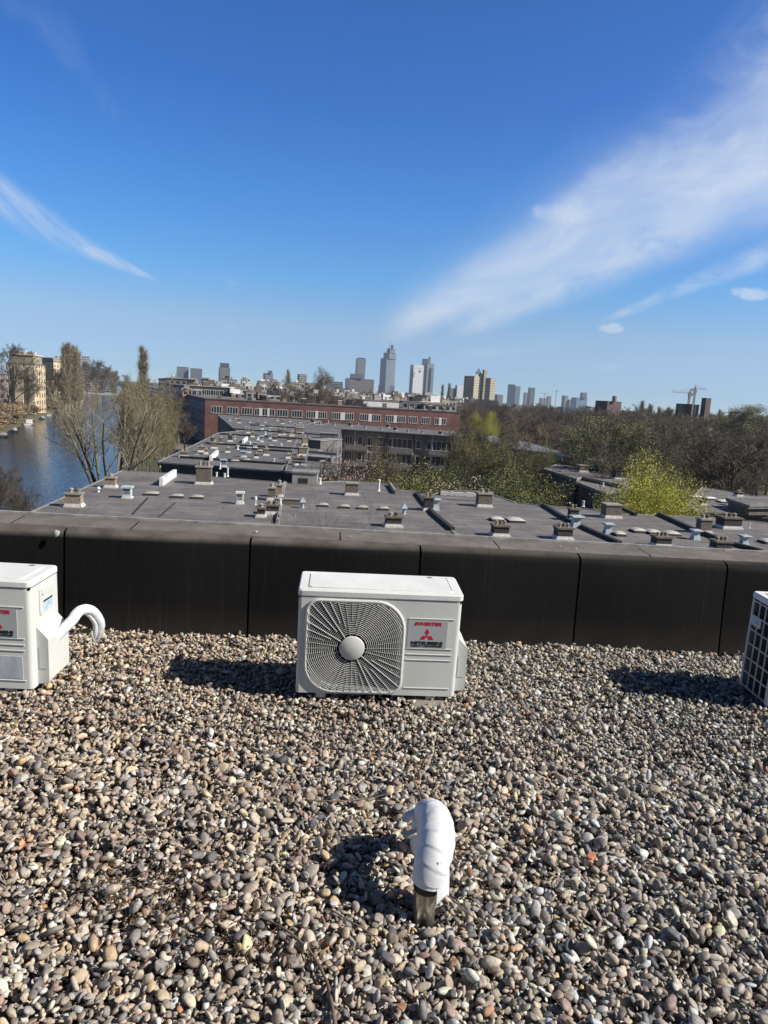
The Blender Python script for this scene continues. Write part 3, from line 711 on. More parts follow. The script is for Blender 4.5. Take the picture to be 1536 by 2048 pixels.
    # side: valve cover, handle recess, stickers
    v = L(); A_ = x1 - .002; B_ = x1 + .055
    pf = [(A_, .30), (A_, .012), (B_ - .012, .018), (B_, .03), (B_, .235), (B_ - .006, .245)]
    y0, y1 = .045, .262
    v.add([(a, y, z) for y in (y0, y1) for a, z in pf], [tuple(range(6))[::-1], tuple(range(6, 12))] + [(i, (i + 1) % 6, 6 + (i + 1) % 6, 6 + i) for i in range(6)])
    v.add([(A_ + .014, y0 - .002, .09), (B_ - .008, y0 - .002, .09), (B_ - .008, y0 - .002, .20), (A_ + .014, y0 - .002, .20)], [(0, 1, 2, 3)])
    v.build('valve_cover', M_ac, t, auto=30)
    hd = L(); hd.rbox(x1 - .001, x1 + .006, .085, .235, .335, .475, .012, axis='x', n=3); hd.rbox(x1 + .004, x1 + .012, .10, .22, .43, .47, .01, axis='x', n=3)
    hd.build('side_handle', M_ac, t, auto=35)
    st = L(); st.box(x1 + .0045, x1 + .0075, .115, .205, .345, .395); st.build('sticker', M_blue, t)
    s2 = L(); s2.box(x1 + .0045, x1 + .0078, .115, .205, .395, .403); s2.build('handle_slot', M_acblk, t)
    if seed == 1:
        pl = L(); pl.box(x1 - .235, x1 - .045, -.0015, .002, .055, .165); pl.build('data_plate', M_plate, t)
    # badge with writing
    bx = x1 - .158; bz = .3275
    bd = L(); bd.box(bx - .095, bx + .095, -.0022, .001, bz - .071, bz + .071); bo = bd.build('badge', M_badge, t)
    def letters(s, size, z, m, w, shear=0., bold=0., wide=1.):
        me = text_mesh(s, size, shear, bold); me.materials.clear(); me.materials.append(m)
        co = np.empty(len(me.vertices) * 3); me.vertices.foreach_get('co', co); co = co.reshape(-1, 3)
        ww = co[:, 0].max() - co[:, 0].min(); k = w / ww; co[:, 0] = (co[:, 0] - (co[:, 0].max() + co[:, 0].min()) / 2) * k
        new = np.stack([bx + co[:, 0], -.0030 - co[:, 2], z + co[:, 1]], 1); me.vertices.foreach_set('co', new.astype(np.float32).ravel()); me.update()
        o = bpy.data.objects.new('lettering', me); COL.objects.link(o); o.parent = bo; WM[o] = WM[t]
    letters('INVERTER', .021, bz + .046, M_red, .132, .25, .0011)
    letters('MITSUBISHI', .0205, bz - .052, M_blk, .152, 0, .0012)
    letters('HEAVY INDUSTRIES', .0105, bz - .064, M_blk, .150, 0, .0006)
    lg = L(); u = .0205; cz = bz - .0085; cxm = bx - .002; h3 = u * math.sqrt(3)
    def rh(ang):
        a = Vector((math.cos(ang + rad(30)), 0, math.sin(ang + rad(30)))) * u * 1.06; b_ = Vector((math.cos(ang - rad(30)), 0, math.sin(ang - rad(30)))) * u * 1.06
        o = Vector((cxm, -.0030, cz)); q = [o, o + b_, o + a + b_, o + a]; q2 = [p + Vector((0, .0012, 0)) for p in q]
        lg.add(q + q2, [(0, 1, 2, 3), (4, 7, 6, 5), (0, 4, 5, 1), (1, 5, 6, 2), (2, 6, 7, 3), (3, 7, 4, 0)])
    for an in (90, 210, 330): rh(rad(an))
    lg.build('emblem', M_red, bo)
    ft = []
    for sx_ in (x0 + .10, x1 - .14):
        fb = L(); fb.box(sx_, sx_ + .045, .012, D - .012, -.026, .003); fb.build('foot', M_acg, t)
    # grime specks on the lid
    R = random.Random(seed); dm = L()
    for _ in range(1):
        a, b_ = x1 - R.uniform(.10, .14), R.uniform(.23, .25); rr = .010
        dm.add([(a + rr * 1.6 * math.cos(q), b_ + rr * math.sin(q), H + .0045) for q in [2 * math.pi * k / 8 for k in range(8)]], [tuple(range(8))])
    dm.build('dirt_mark', mat('grime', (.12, .12, .11), .9, .3, 40.), t)
    return t
M_slab = mat('paving_concrete', (.25, .22, .18), .9, .2, 25., bump=.3, bscale=80)
def seat(px0, py0, px1, py1, z=.055):
    a, b_ = onz(px0, py0, z), onz(px1, py1, z); c = (a + b_) / 2; return (c.x, c.y, z), math.atan2(b_.y - a.y, b_.x - a.x), (b_ - a).length
loc, yaw, w = seat(595.5, 1386, 904, 1395)
print('centre unit', loc, math.degrees(yaw), w)
make_ac('white air conditioner in the middle with its whole fan grille showing', loc, yaw, rad(3.0), 0)
make_ac('white air conditioner beside the looping white hose with its side sunlit', (-1.985, 3.085, .045), rad(1.0), rad(1.5), 1)
make_ac('white air conditioner cut by the right edge showing only its coil side', (2.40, 3.395, .045), rad(1.5), rad(1.5), 2)
sp_ = [(loc[0] + .25, loc[1] + .0)]
for i, (x, y) in enumerate(sp_):
    m = MB(); m.rbox(x - .085, x + .085, y - .05, y + .34, -.01, .034, .01); props(m.build('concrete_slab', M_slab, origin=(x, y + .1, 0), auto=30),
        ['grey concrete slab under the badge end of the middle condenser', 'grey concrete slab under the fan end of the middle condenser'][i], 'slab', 'slabs under the condensers')
m = MB(); m.rbox(-2.1, -1.72, 3.02, 3.36, -.005, .032, .01); props(m.build('concrete_slab', M_slab, origin=(-1.8, 3.2, 0), auto=30), 'grey concrete slab under the condenser with the hose', 'slab', 'slabs under the condensers')
# ---- wrapped hose leaving the left condenser
M_wrap = mat('white_tape', (.70, .71, .72), .45, .06, 6., bump=.12, bscale=18)
def spline(pts, n=8):
    P = [Vector(p) for p in pts]; out = []
    for i in range(len(P) - 1):
        p0, p1, p2, p3 = P[max(i - 1, 0)], P[i], P[i + 1], P[min(i + 2, len(P) - 1)]
        for k in range(n):
            t = k / n; out.append(.5 * ((2 * p1) + (-p0 + p2) * t + (2 * p0 - 5 * p1 + 4 * p2 - p3) * t * t + (-p0 + 3 * p1 - 3 * p2 + p3) * t ** 3))
    out.append(P[-1]); return out
def wrapped(m, pts, r, turns, nseg=10, n=14, lump=.05, seed=1):
    """a tube bandaged in tape: the edge of each lap runs round it as a helix"""
    P = spline(pts, nseg); R = random.Random(seed); L = 0; k0 = len(m.v); prev = None; vs = []; N = len(P); ph = [R.uniform(0, 6.28) for _ in range(4)]
    for i, p in enumerate(P):
        if i: L += (p - P[i - 1]).length
        d = (P[min(i + 1, N - 1)] - P[max(i - 1, 0)]).normalized()
        a = d.cross(Vector((1, .1, .05))).normalized() if prev is None else (prev - d * prev.dot(d)).normalized(); b_ = d.cross(a); prev = a
        for k in range(n):
            t = 2 * math.pi * k / n; fr = (L * turns + k / n + .05 * math.sin(L * 40 + ph[0])) % 1.0; rr_ = (r if not callable(r) else r(i / (N - 1)))
            rr_ *= 1 + lump * (.5 - fr) + .012 * math.sin(3 * t + L * 60 + ph[1]) + .008 * math.sin(5 * t - L * 110 + ph[2]); vs.append(p + rr_ * (a * math.cos(t) + b_ * math.sin(t)))
    m.add(vs, [(i * n + k, i * n + (k + 1) % n, (i + 1) * n + (k + 1) % n, (i + 1) * n + k) for i in range(N - 1) for k in range(n)] + [tuple(range(n))[::-1], tuple((N - 1) * n + k for k in range(n))]); return P
hose = thing('wrapped_hose', 'white taped hose looping from the condenser side down to the gravel', 'hose', (-1.4, 3.36, 0))
def hp(px, py, Y): return aty(px, py, Y)
m = MB(); wrapped(m, [(-1.575, 3.24, .19), (-1.560, 3.25, .25), hp(143, 1242, 3.30), hp(158, 1223, 3.34), hp(174, 1219, 3.38), hp(188, 1226, 3.42), hp(199, 1245, 3.46), hp(197, 1262, 3.48), hp(189, 1276, 3.50)], .026, 30, seed=3)
m.build('taped_pipe', M_wrap, hose, smooth=True)
m = MB(); wrapped(m, [hp(168, 1223, 3.36), hp(181, 1233, 3.40), hp(190, 1248, 3.43), hp(190, 1268, 3.45), hp(184, 1280, 3.47)], .012, 30, seed=5); m.build('taped_cable', M_wrap, hose, smooth=True)
M_cab = mat('grey_cable', (.45, .43, .38), .5, .1)
m = MB(); m.tube(spline([hp(183, 1262, 3.4), hp(186, 1276, 3.38), hp(193, 1290, 3.3)]), .004, 6); m.tube(spline([hp(181, 1275, 3.38), hp(182, 1292, 3.32)]), .004, 6); m.build('loose_wire', M_cab, hose, smooth=True)
M_grn = mat('green_plastic', (.18, .20, .10), .5, .2)
cn = thing('cable_connector', 'small green and white connector lying under the hose loop', 'connector', tuple(onz(165, 1272, .03)))
m = MB(); m.tube([hp(164, 1264, 3.5), hp(168, 1262, 3.5), hp(178, 1262, 3.5), hp(182, 1264, 3.5)], [.006, .014, .014, .006], 8); m.build('connector_body', M_grn, cn, smooth=True)
m = MB(); m.tube([hp(137, 1268, 3.5), hp(153, 1267, 3.5)], .006, 6); m.tube([hp(153, 1267, 3.5), hp(164, 1264, 3.5)], .004, 6); m.build('cable_end', M_white, cn, smooth=True)

# ---- wrapped roof pipe in front
pipe = thing('pipe_duct', 'bent roof pipe wrapped in white tape on a shiny metal stub', 'pipe', (.19, 1.85, -.03))
M_steel = mat('worn_stainless', (.45, .40, .33), .28, scale=14, col2=(.72, .68, .60), metal=.85, bump=.3, bscale=30, stretch=(1, 1, .4))
px_, py_ = .185, 1.845
m = MB(); m.lathe((px_, py_, -.05), [(.033, 0), (.033, .10), (.032, .145), (.034, .15)], 20); m.build('metal_stub', M_steel, pipe, smooth=True)
m = MB(); m.lathe((px_ + .004, py_, .085), [(.036, 0), (.040, .006), (.041, .04), (.036, .045)], 20); m.build('black_collar', mat('collar_rubber', (.012, .012, .012), .5, .2), pipe, smooth=True)
def rr(t): return .0450 + .010 * math.sin(math.pi * min(1, t * 1.6)) - .022 * max(0, t - .45)
m = MB(); P = wrapped(m, [(px_ + .002, py_ - .006, .108), (px_ + .012, py_ + .004, .160), (px_ + .026, py_ + .045, .200), (px_ + .028, py_ + .12, .216), (px_ + .018, py_ + .20, .198), (px_ + .008, py_ + .27, .150), (px_ + .002, py_ + .30, .08), (px_ + .002, py_ + .305, -.02)], rr, 30, nseg=26, n=48, lump=.05, seed=8)
m.build('tape_wrap', M_wrap, pipe, smooth=True)
m = MB()
vs = []
for k in range(9):                                 # loose flap of tape hanging at the right of the stub
    a = rad(-70 + 150 * k / 8)
    for z, r2 in ((.20, .050), (.13, .056), (.068 + .02 * math.sin(k), .059)): vs.append((px_ + .010 + r2 * math.cos(a), py_ - r2 * math.sin(-a) * .9 + .005, z))
m.add(vs, [(i * 3 + j, i * 3 + j + 1, (i + 1) * 3 + j + 1, (i + 1) * 3 + j) for i in range(8) for j in range(2)]); m.add([tuple(Vector(v) + Vector((.002, .002, 0))) for v in vs], [(i * 3 + j, (i + 1) * 3 + j, (i + 1) * 3 + j + 1, i * 3 + j + 1) for i in range(8) for j in range(2)])
m.build('tape_flap', M_wrap, pipe, smooth=True)
m = MB(); wrapped(m, [(px_ - .02, py_ + .27, .150), (px_ - .045, py_ + .265, .145), (px_ - .058, py_ + .262, .132)], .015, 60, seed=4); m.build('side_tube', M_wrap, pipe, smooth=True)
m = MB(); wrapped(m, [(px_ - .02, py_ + .26, .09), (px_ - .062, py_ + .25, .085)], .010, 60, seed=5); m.build('side_tube', M_cab, pipe, smooth=True)

# ---- loose things on the gravel
M_twig = mat('dry_twig', (.16, .12, .085), .9, .3, 30.)
def stick(pix, r, label, z=.02, side=()):
    pts = [onz(x, y, z + .006 * math.sin(i * 2.1)) for i, (x, y) in enumerate(pix)]
    m = MB(); q = spline(pts, 6); m.tube(q, [r * (1 - .6 * i / len(q)) for i in range(len(q))], 6)
    for i, dx, dy in side:
        a = pts[i]; m.tube([a, a + Vector((dx * .5, dy * .5, .006)), a + Vector((dx, dy, .002))], [r * .5, r * .4, r * .2], 5)
    props(m.build('twig', M_twig, origin=tuple(pts[0]), smooth=True), label, 'twig', 'dry twigs on the gravel')
stick([(674, 2075), (664, 2010), (652, 1960), (622, 1905), (575, 1862), (530, 1838), (488, 1822)], .0055, 'longest dry stem curving over pebbles near the bottom edge', .03, ((3, -.03, .05), (4, .03, .03)))
stick([(886, 1782), (920, 1812), (960, 1845), (1015, 1888)], .003, 'thin twig running from the taped pipe toward the bottom right', .03, ((1, .02, -.05), (2, .05, .01)))
stick([(610, 1600), (680, 1602), (740, 1596), (782, 1585)], .0035, 'short twig lying just beyond the shadow of the taped pipe', .025, ((2, .03, .03),))
stick([(660, 1818), (700, 1842), (745, 1870), (765, 1895)], .0028, 'thin twig just below the shadow of the taped pipe', .03, ((2, .03, -.02),))
stick([(826, 1556), (834, 1578), (842, 1600)], .004, 'stub of twig behind the top of the taped pipe', .03)
stick([(455, 1396), (500, 1420), (560, 1436)], .003, 'thin twig below the shadow of the middle condenser', .03, ((1, .03, .02),))
stick([(1000, 1480), (1050, 1492), (1110, 1488)], .0022, 'thin pale straw right of the middle condenser among pebbles', .03)
M_terra = mat('terracotta', (.55, .20, .11), .8, .15, 20.)
def shard(px, py, r, label, m_=M_terra, z=.035, cat='tile shard', name='tile_shard', seed=1, th=.006):
    R = random.Random(seed); c = onz(px, py, z); n = 6; up = Vector((R.uniform(-.3, .3), -.35, 1)).normalized(); a = up.orthogonal().normalized(); b_ = up.cross(a)
    rsx = [r * R.uniform(.7, 1.25) for _ in range(n)]; q = [c + (a * math.cos(2 * math.pi * k / n) * rsx[k] + b_ * math.sin(2 * math.pi * k / n) * rsx[k] * .75) for k in range(n)]
    m = MB(); m.add([p - up * th for p in q] + [p + up * th * .5 for p in q] + [c + (p - c) * .8 + up * th for p in q], [tuple(range(n))[::-1]] + [(i, (i + 1) % n, n + (i + 1) % n, n + i) for i in range(n)] + [(n + i, n + (i + 1) % n, 2 * n + (i + 1) % n, 2 * n + i) for i in range(n)] + [tuple(range(2 * n, 3 * n))])
    props(m.build(name, m_, origin=tuple(c), auto=25), label, cat)
shard(1181, 1713, .019, 'orange tile shard on the pebbles right of the taped pipe', seed=4)
M_leafb = mat('dead_leaf', (.30, .15, .08), .8, .3, 60.)
shard(908, 1924, .014, 'brown dead leaf among pebbles below the taped pipe', M_leafb, cat='leaf', name='dead_leaf', seed=7, th=.002)
shard(803, 2012, .013, 'orange brown leaf at the bottom centre of the gravel', M_leafb, cat='leaf', name='dead_leaf', seed=9, th=.002)
shard(40, 1520, .013, 'orange pebble flake near the left edge of the gravel', M_terra, seed=12, cat='tile shard')
# leaf litter caught between the stones
R = np.random.default_rng(5); lit = MB()
for (px, py, sp1, n_) in ((330, 1830, .13, 260), (200, 1790, .10, 150), (930, 1690, .05, 120), (960, 1760, .05, 80), (640, 1700, .09, 120), (500, 1890, .10, 160), (350, 1770, .1, 120), (1180, 1640, .12, 60), (60, 1690, .1, 80), (560, 1480, .2, 60)):
    c = onz(px, py, .02)
    for _ in range(n_):
        x, y = c.x + R.normal(0, sp1), c.y + R.normal(0, sp1 * .6); z = float(grel(x, y)) + R.uniform(.004, .030); a = R.uniform(0, math.pi); l_ = R.uniform(.006, .02); w_ = R.uniform(.0012, .004)
        dx, dy = math.cos(a) * l_, math.sin(a) * l_; dz = R.uniform(-.005, .005)
        lit.add([(x - dx, y - dy, z - dz), (x + dy / l_ * w_, y - dx / l_ * w_, z + .001), (x + dx, y + dy, z + dz), (x - dy / l_ * w_, y + dx / l_ * w_, z + .002)], [(0, 1, 2, 3)])
props(lit.build('leaf_litter', mat('litter', (.085, .05, .03), .9, .4, 60.)), 'brown plant litter caught between the pebbles', 'leaf litter', kind='stuff')

# ================================================================== TREES
def _perp(d):
    a = np.array((0., 0., 1.)) if abs(d[2]) < .9 else np.array((1., 0., 0.)); a = np.cross(d, a); return a / np.linalg.norm(a)
class Grow:
    def __init__(s, seed): s.R = np.random.default_rng(seed); s.seg = []; s.tips = []
    def branch(s, p, d, L, r, lev, sp):
        R = s.R; n = sp['n'][lev]; st = L / n; d = d / np.linalg.norm(d); last = lev == len(sp['n']) - 1
        rend = r * sp.get('taper', .35)
        for i in range(n):
            d = d + R.normal(0, sp['wob'][lev], 3); d[2] += sp['up'][lev] / n; d /= np.linalg.norm(d)
            q = p + d * st; r0 = r + (rend - r) * i / n; r1 = r + (rend - r) * (i + 1) / n
            s.seg.append((*p, *q, r0, r1, lev)); p = q
            if last: continue
            if (i + 1) / n < sp['bare'][lev]: continue
            for k in range(sp['kids'][lev]):
                az = R.uniform(0, 2 * math.pi); a = _perp(d); b = np.cross(d, a); ang = rad(R.normal(sp['ang'][lev], 8))
                dd = d * math.cos(ang) + (a * math.cos(az) + b * math.sin(az)) * math.sin(ang)
                f = 1 - .45 * (i + 1) / n if sp.get('cone', True) else 1
                s.branch(p, dd, L * sp['ratio'][lev] * f * R.uniform(.75, 1.2), r1 * sp.get('rr', .55), lev + 1, sp)
        if last: s.tips.append((*p, *d))
def seg_mesh(mb_v, mb_f, segs, sides=3):
    if not len(segs): return np.zeros((0, 3)), np.zeros((0, 4), int)
    A = np.array([g[:8] for g in segs]); p, q, r0, r1 = A[:, :3], A[:, 3:6], A[:, 6], A[:, 7]
    d = q - p; d /= np.maximum(1e-9, np.linalg.norm(d, axis=1))[:, None]
    ref = np.where(np.abs(d[:, 2:3]) < .9, np.array([[0, 0, 1.]]), np.array([[1., 0, 0]])); a = np.cross(d, ref); a /= np.linalg.norm(a, axis=1)[:, None]; b = np.cross(d, a)
    th = np.arange(sides) * 2 * math.pi / sides; c_, s_ = np.cos(th), np.sin(th)
    ring = a[:, None] * c_[None, :, None] + b[:, None] * s_[None, :, None]
    V = np.concatenate([p[:, None] + ring * r0[:, None, None], (q + d * r1[:, None] * .3)[:, None] + ring * r1[:, None, None]], 1)
    k = np.arange(sides); Fq = np.stack([k, (k + 1) % sides, sides + (k + 1) % sides, sides + k], 1)
    Fa = Fq[None] + (np.arange(len(A)) * 2 * sides)[:, None, None]
    return V.reshape(-1, 3), Fa.reshape(-1, 4)
def leaves(P, size, R, flat=0.):
    n = len(P); a = R.normal(size=(n, 3)); b = R.normal(size=(n, 3))
    if flat: a[:, 2] *= 1 - flat; b[:, 2] *= 1 - flat
    a /= np.linalg.norm(a, axis=1)[:, None]; b -= a * (a * b).sum(1)[:, None]; b /= np.linalg.norm(b, axis=1)[:, None]
    s = size * R.uniform(.6, 1.3, (n, 1)); V = np.stack([P - a * s, P + b * s * .55, P + a * s, P - b * s * .55], 1)
    return V.reshape(-1, 3), np.arange(n * 4).reshape(n, 4)
def np_mesh(name, chunks, mats, smooth=False):
    V = np.concatenate([c[0] for c in chunks]); off = 0; Fs = []; mi = []
    for c in chunks: Fs.append(c[1] + off); mi.append(np.full(len(c[1]), c[2])); off += len(c[0])
    Fa = np.concatenate(Fs); mi = np.concatenate(mi); me = bpy.data.meshes.new(name)
    me.vertices.add(len(V)); me.vertices.foreach_set('co', V.astype(np.float32).ravel()); me.loops.add(len(Fa) * 4); me.loops.foreach_set('vertex_index', Fa.astype(np.int32).ravel())
    me.polygons.add(len(Fa)); me.polygons.foreach_set('loop_start', np.arange(0, len(Fa) * 4, 4, dtype=np.int32)); me.polygons.foreach_set('loop_total', np.full(len(Fa), 4, np.int32)); me.polygons.foreach_set('material_index', mi.astype(np.int32))
    if smooth: me.polygons.foreach_set('use_smooth', np.ones(len(Fa), bool))
    for m in mats: me.materials.append(m)
    me.update(calc_edges=True); return me
PROTO = {}
def proto(kind, seed, sp, H, trunk_r, leaf=None, stems=1, spread=0., bark=None, twig=None, trunkL=None, leafmat=None, trunk_lev=0, twig_r=.011, crown_sides=3, lean=0.):
    """unit tree meshes (trunk, crown) in metres for a tree of height H"""
    g = Grow(seed); R = g.R
    for k in range(stems):
        az = 2 * math.pi * k / max(1, stems) + R.uniform(-.4, .4); t = spread * R.uniform(.5, 1.1) if stems > 1 else lean
        d = np.array((math.cos(az) * math.sin(t), math.sin(az) * math.sin(t), math.cos(t)))
        g.branch(np.array((math.cos(az) * .15 * (stems > 1), math.sin(az) * .15 * (stems > 1), -.3)), d, (trunkL or H * .8) * R.uniform(.88, 1.05), trunk_r * (1 if stems == 1 else .55), 0, sp)
    S_ = g.seg; thick = [q for q in S_ if q[8] <= trunk_lev]; thin = [list(q) for q in S_ if q[8] > trunk_lev]
    for q in thin: q[6] = max(q[6], twig_r); q[7] = max(q[7], twig_r * .8)
    z = max(q[5] for q in S_); k = H / z
    v1, f1 = seg_mesh(0, 0, thick, 6); v2, f2 = seg_mesh(0, 0, thin, crown_sides)
    v1 = v1 * k; v2 = v2 * k
    ch = [(v2, f2, 0)]
    if leaf:
        n_, s_, jit = leaf; T = np.array([q[:3] for q in g.tips]) * k; pick = R.integers(0, len(T), n_); P = T[pick] + R.normal(0, jit, (n_, 3))
        lv, lf = leaves(P, s_, R); ch.append((lv, lf, 1))
    mt = np_mesh('trunk', [(v1, f1, 0)], [bark or M_barkb], True); mc = np_mesh('crown', ch, [twig or M_barkt] + ([leafmat or M_leafo] if leaf else []))
    PROTO.setdefault(kind, []).append((mt, mc, H)); return mt, mc
SP = dict(n=[6, 5, 4, 3, 2], kids=[3, 2, 2, 2], bare=[.30, .25, .2, .3], ang=[42, 38, 35, 35], ratio=[.62, .60, .60, .60], wob=[.05, .10, .14, .18, .2], up=[.1, .30, .25, .15, .1], rr=.60)
for sd in (1, 2, 3, 4): proto('bare', sd, SP, 16, .30, twig_r=.018)
SPo = dict(n=[4, 5, 5, 4, 2], kids=[3, 2, 2, 2], bare=[.45, .25, .2, .2], ang=[58, 48, 42, 38], ratio=[.95, .62, .60, .55], wob=[.06, .16, .2, .2, .2], up=[.0, .25, .15, .1, .1], rr=.65)
proto('oak', 21, SPo, 19, .42, leaf=(9000, .07, .35), leafmat=M_leafo, twig_r=.022, twig=M_barkb)
SPb = dict(SP, ang=[48, 42, 38, 35])
proto('bud', 31, SPb, 15, .28, leaf=(11000, .065, .35), leafmat=M_leafo, twig_r=.015); proto('bud', 32, SPb, 15, .28, leaf=(16000, .065, .40), leafmat=M_leafg, twig_r=.012)
SPy = dict(n=[5, 5, 4, 3], kids=[4, 3, 3], bare=[.15, .15, .1], ang=[52, 45, 42], ratio=[.62, .55, .5], wob=[.05, .1, .15, .2], up=[.1, .3, .2, .1], rr=.5)
proto('yellow', 41, SPy, 15, .26, leaf=(110000, .048, .40), leafmat=M_leafy, twig_r=.012)
SPc = dict(n=[12, 6, 4, 2], kids=[4, 3, 2], bare=[.12, .1, .1], ang=[80, 50, 40], ratio=[.42, .45, .4], wob=[.03, .05, .1, .1], up=[.0, .06, .0, .0], rr=.4)
def cedar(seed, H):
    g = Grow(seed); g.branch(np.array((0, 0, -.3)), np.array((.02, 0, 1.)), H, .32, 0, SPc); R = g.R
    S_ = g.seg; v1, f1 = seg_mesh(0, 0, [q for q in S_ if q[8] == 0], 6); v2, f2 = seg_mesh(0, 0, [q for q in S_ if q[8] > 0], 3)
    T = np.array([q[3:6] for q in S_ if q[8] >= 2]); n_ = 45000; P = T[R.integers(0, len(T), n_)] + R.normal(0, 1, (n_, 3)) * np.array([[.45, .45, .07]]); lv, lf = leaves(P, .085, R, .6)
    PROTO.setdefault('cedar', []).append((np_mesh('trunk', [(v1, f1, 0)], [M_barkb], True), np_mesh('crown', [(v2, f2, 0), (lv, lf, 1)], [M_barkb, M_ceda]), H))
cedar(51, 14); cedar(52, 14)
SPp = dict(n=[14, 4, 3, 2], kids=[9, 4, 2], bare=[.05, .1, .1], ang=[24, 18, 20], ratio=[.20, .5, .55], wob=[.01, .05, .1, .1], up=[.1, .6, .3, .1], rr=.4, cone=True)
proto('poplar', 61, SPp, 24, .35, bark=M_barkp, twig=M_barkp, twig_r=.025, leaf=(14000, .09, .45), leafmat=mat('poplar_bud', (.30, .24, .15), .8, .25, .5)); proto('poplar', 62, SPp, 24, .35, bark=M_barkp, twig=M_barkp, twig_r=.025, leaf=(14000, .09, .45), leafmat=MATS['poplar_bud'])
SPk = dict(n=[6, 5, 4, 3], kids=[2, 2, 2], bare=[.35, .25, .2], ang=[34, 34, 34], ratio=[.50, .55, .55], wob=[.05, .10, .14, .2], up=[.18, .3, .2, .1], rr=.5)
proto('canal', 71, dict(SPk, kids=[2, 2, 2]), 19, .42, stems=9, spread=.62, leaf=(1200, .09, .15), leafmat=M_leafo, trunkL=13, bark=mat('willow_bark', (.13, .12, .085), .9, .3, 1.), twig=mat('willow_twig', (.25, .215, .15), .9, .3, 1.), twig_r=.010)
proto('willow', 72, dict(SPk, kids=[3, 3, 2]), 17, .35, stems=7, spread=.50, leaf=(9000, .08, .35), leafmat=M_leafo, trunkL=12, bark=M_barkg, twig=mat('willow_twig_green', (.27, .23, .12), .9, .3, 1.), twig_r=.016)
proto('sapling', 81, dict(n=[5, 4, 3], kids=[2, 2], bare=[.45, .2], ang=[42, 40], ratio=[.55, .5], wob=[.08, .12, .15], up=[.1, .3, .2], rr=.5), 13, .10, stems=3, spread=.24, twig=M_barkb, twig_r=.007)
proto('blossom', 91, SPy, 9, .16, leaf=(3800, .07, .2), leafmat=M_blos, twig_r=.010)
def bush_proto(kind, seed, n_, s_, m, H=9., rx=1.0):
    R = np.random.default_rng(seed); u = R.normal(size=(n_, 3)); u /= np.linalg.norm(u, axis=1)[:, None]
    lm = .45 if kind == 'yellowb' else 1.; rr = R.random(n_) ** (.5 if kind == 'yellowb' else .42) * (1 + lm * .24 * np.sin(4 * u[:, 0] + seed) * np.cos(5 * u[:, 1]) + lm * .18 * np.sin(9 * u[:, 2] + 5 * u[:, 0]) + .10 * np.sin(15 * u[:, 0] + 11 * u[:, 1])) * .85; P = u * rr[:, None] * np.array([[rx * H / 2, rx * H / 2, H / 2]]); P[:, 2] += H / 2
    g = Grow(seed); g.branch(np.array((0, 0, -.1)), np.array((0, 0, 1.)), H * .8, .07, 0, dict(n=[4, 3, 2], kids=[4, 3], bare=[.1, .1], ang=[45, 40], ratio=[.6, .5], wob=[.1, .15, .2], up=[0, .2, .1]))
    v1, f1 = seg_mesh(0, 0, g.seg, 3); lv, lf = leaves(P, s_, R)
    PROTO.setdefault(kind, []).append((np_mesh('stem', [(v1, f1, 0)], [M_barkt]), np_mesh('foliage', [(lv, lf, 0)], [m]), H))
bush_proto('bushg', 1, 45000, .062, M_leafg); bush_proto('bushg', 2, 45000, .062, M_leafo); bush_proto('bushd', 3, 45000, .065, M_leafd); bush_proto('bushr', 4, 5200, .12, M_dry, 4.); bush_proto('bushb', 5, 5200, .11, mat('brown_scrub', (.22, .16, .12), .85, .3, .6), 4.)
bush_proto('yellowb', 9, 110000, .042, M_leafy); bush_proto('ivy', 6, 12000, .09, mat('blossom_pale', (.36, .27, .22), .8, .3, .6))
TREES = 0
def tree(kind, base, H, label, group=None, name=None, v=0, yaw=None, cat='tree', wide=1.):
    global TREES; TREES += 1; R = random.Random(TREES * 7 + 3)
    mt, mc, H0 = PROTO[kind][v % len(PROTO[kind])]; k = H / H0
    t = bpy.data.objects.new(name or 'tree', None); COL.objects.link(t); t.location = base; t.rotation_euler = (0, 0, R.uniform(0, 6.28) if yaw is None else yaw); t.scale = (k * wide, k * wide, k); t.empty_display_size = 1
    props(t, label, cat, group)
    for m in (mt, mc):
        o = bpy.data.objects.new(m.name.split('.')[0], m); COL.objects.link(o); o.parent = t
    return t
ZG = -16.0
def tree_px(kind, px, pytop, Y, label, group=None, zg=ZG, **kw):
    p = aty(px, pytop, Y); return tree(kind, (p.x, Y, zg), p.z - zg, label, group, **kw)

# ================================================================== GROUND, WATER
ZW = -17.0
CD = Vector((-.3735, 1, 0)).normalized(); CN = Vector((CD.y, -CD.x, 0))     # canal direction and its right-hand normal
def canal(c, s): return Vector((0, 0, 0)) + Vector((c, 0, 0)) + CD * s
CL, CRR = -39.0, -2.0                              # x of the two quay lines where they cross y = 0
def grass_mat():
    m = mat('garden_ground', (.045, .050, .022), .95, scale=.12, col2=(.095, .080, .05), detail=10); return m
g = MB()
def slab_poly(P, z0, z1): g.prism([(p.x, p.y) for p in P], z0, z1, bot=False)
slab_poly([canal(CRR, -60), canal(CRR, 9000) , Vector((9000, 9000, 0)), Vector((9000, -60, 0))][::-1] if False else [canal(CRR, -60), Vector((9000, -60, 0)), Vector((9000, 9000, 0)), canal(CRR, 9300)], -20, ZG)
slab_poly([canal(CL - 7, 9300), Vector((-9000, 9000, 0)), Vector((-9000, -60, 0)), canal(CL - 7, -60)], -20, ZG)
props(g.build('ground', grass_mat()), kind='structure')
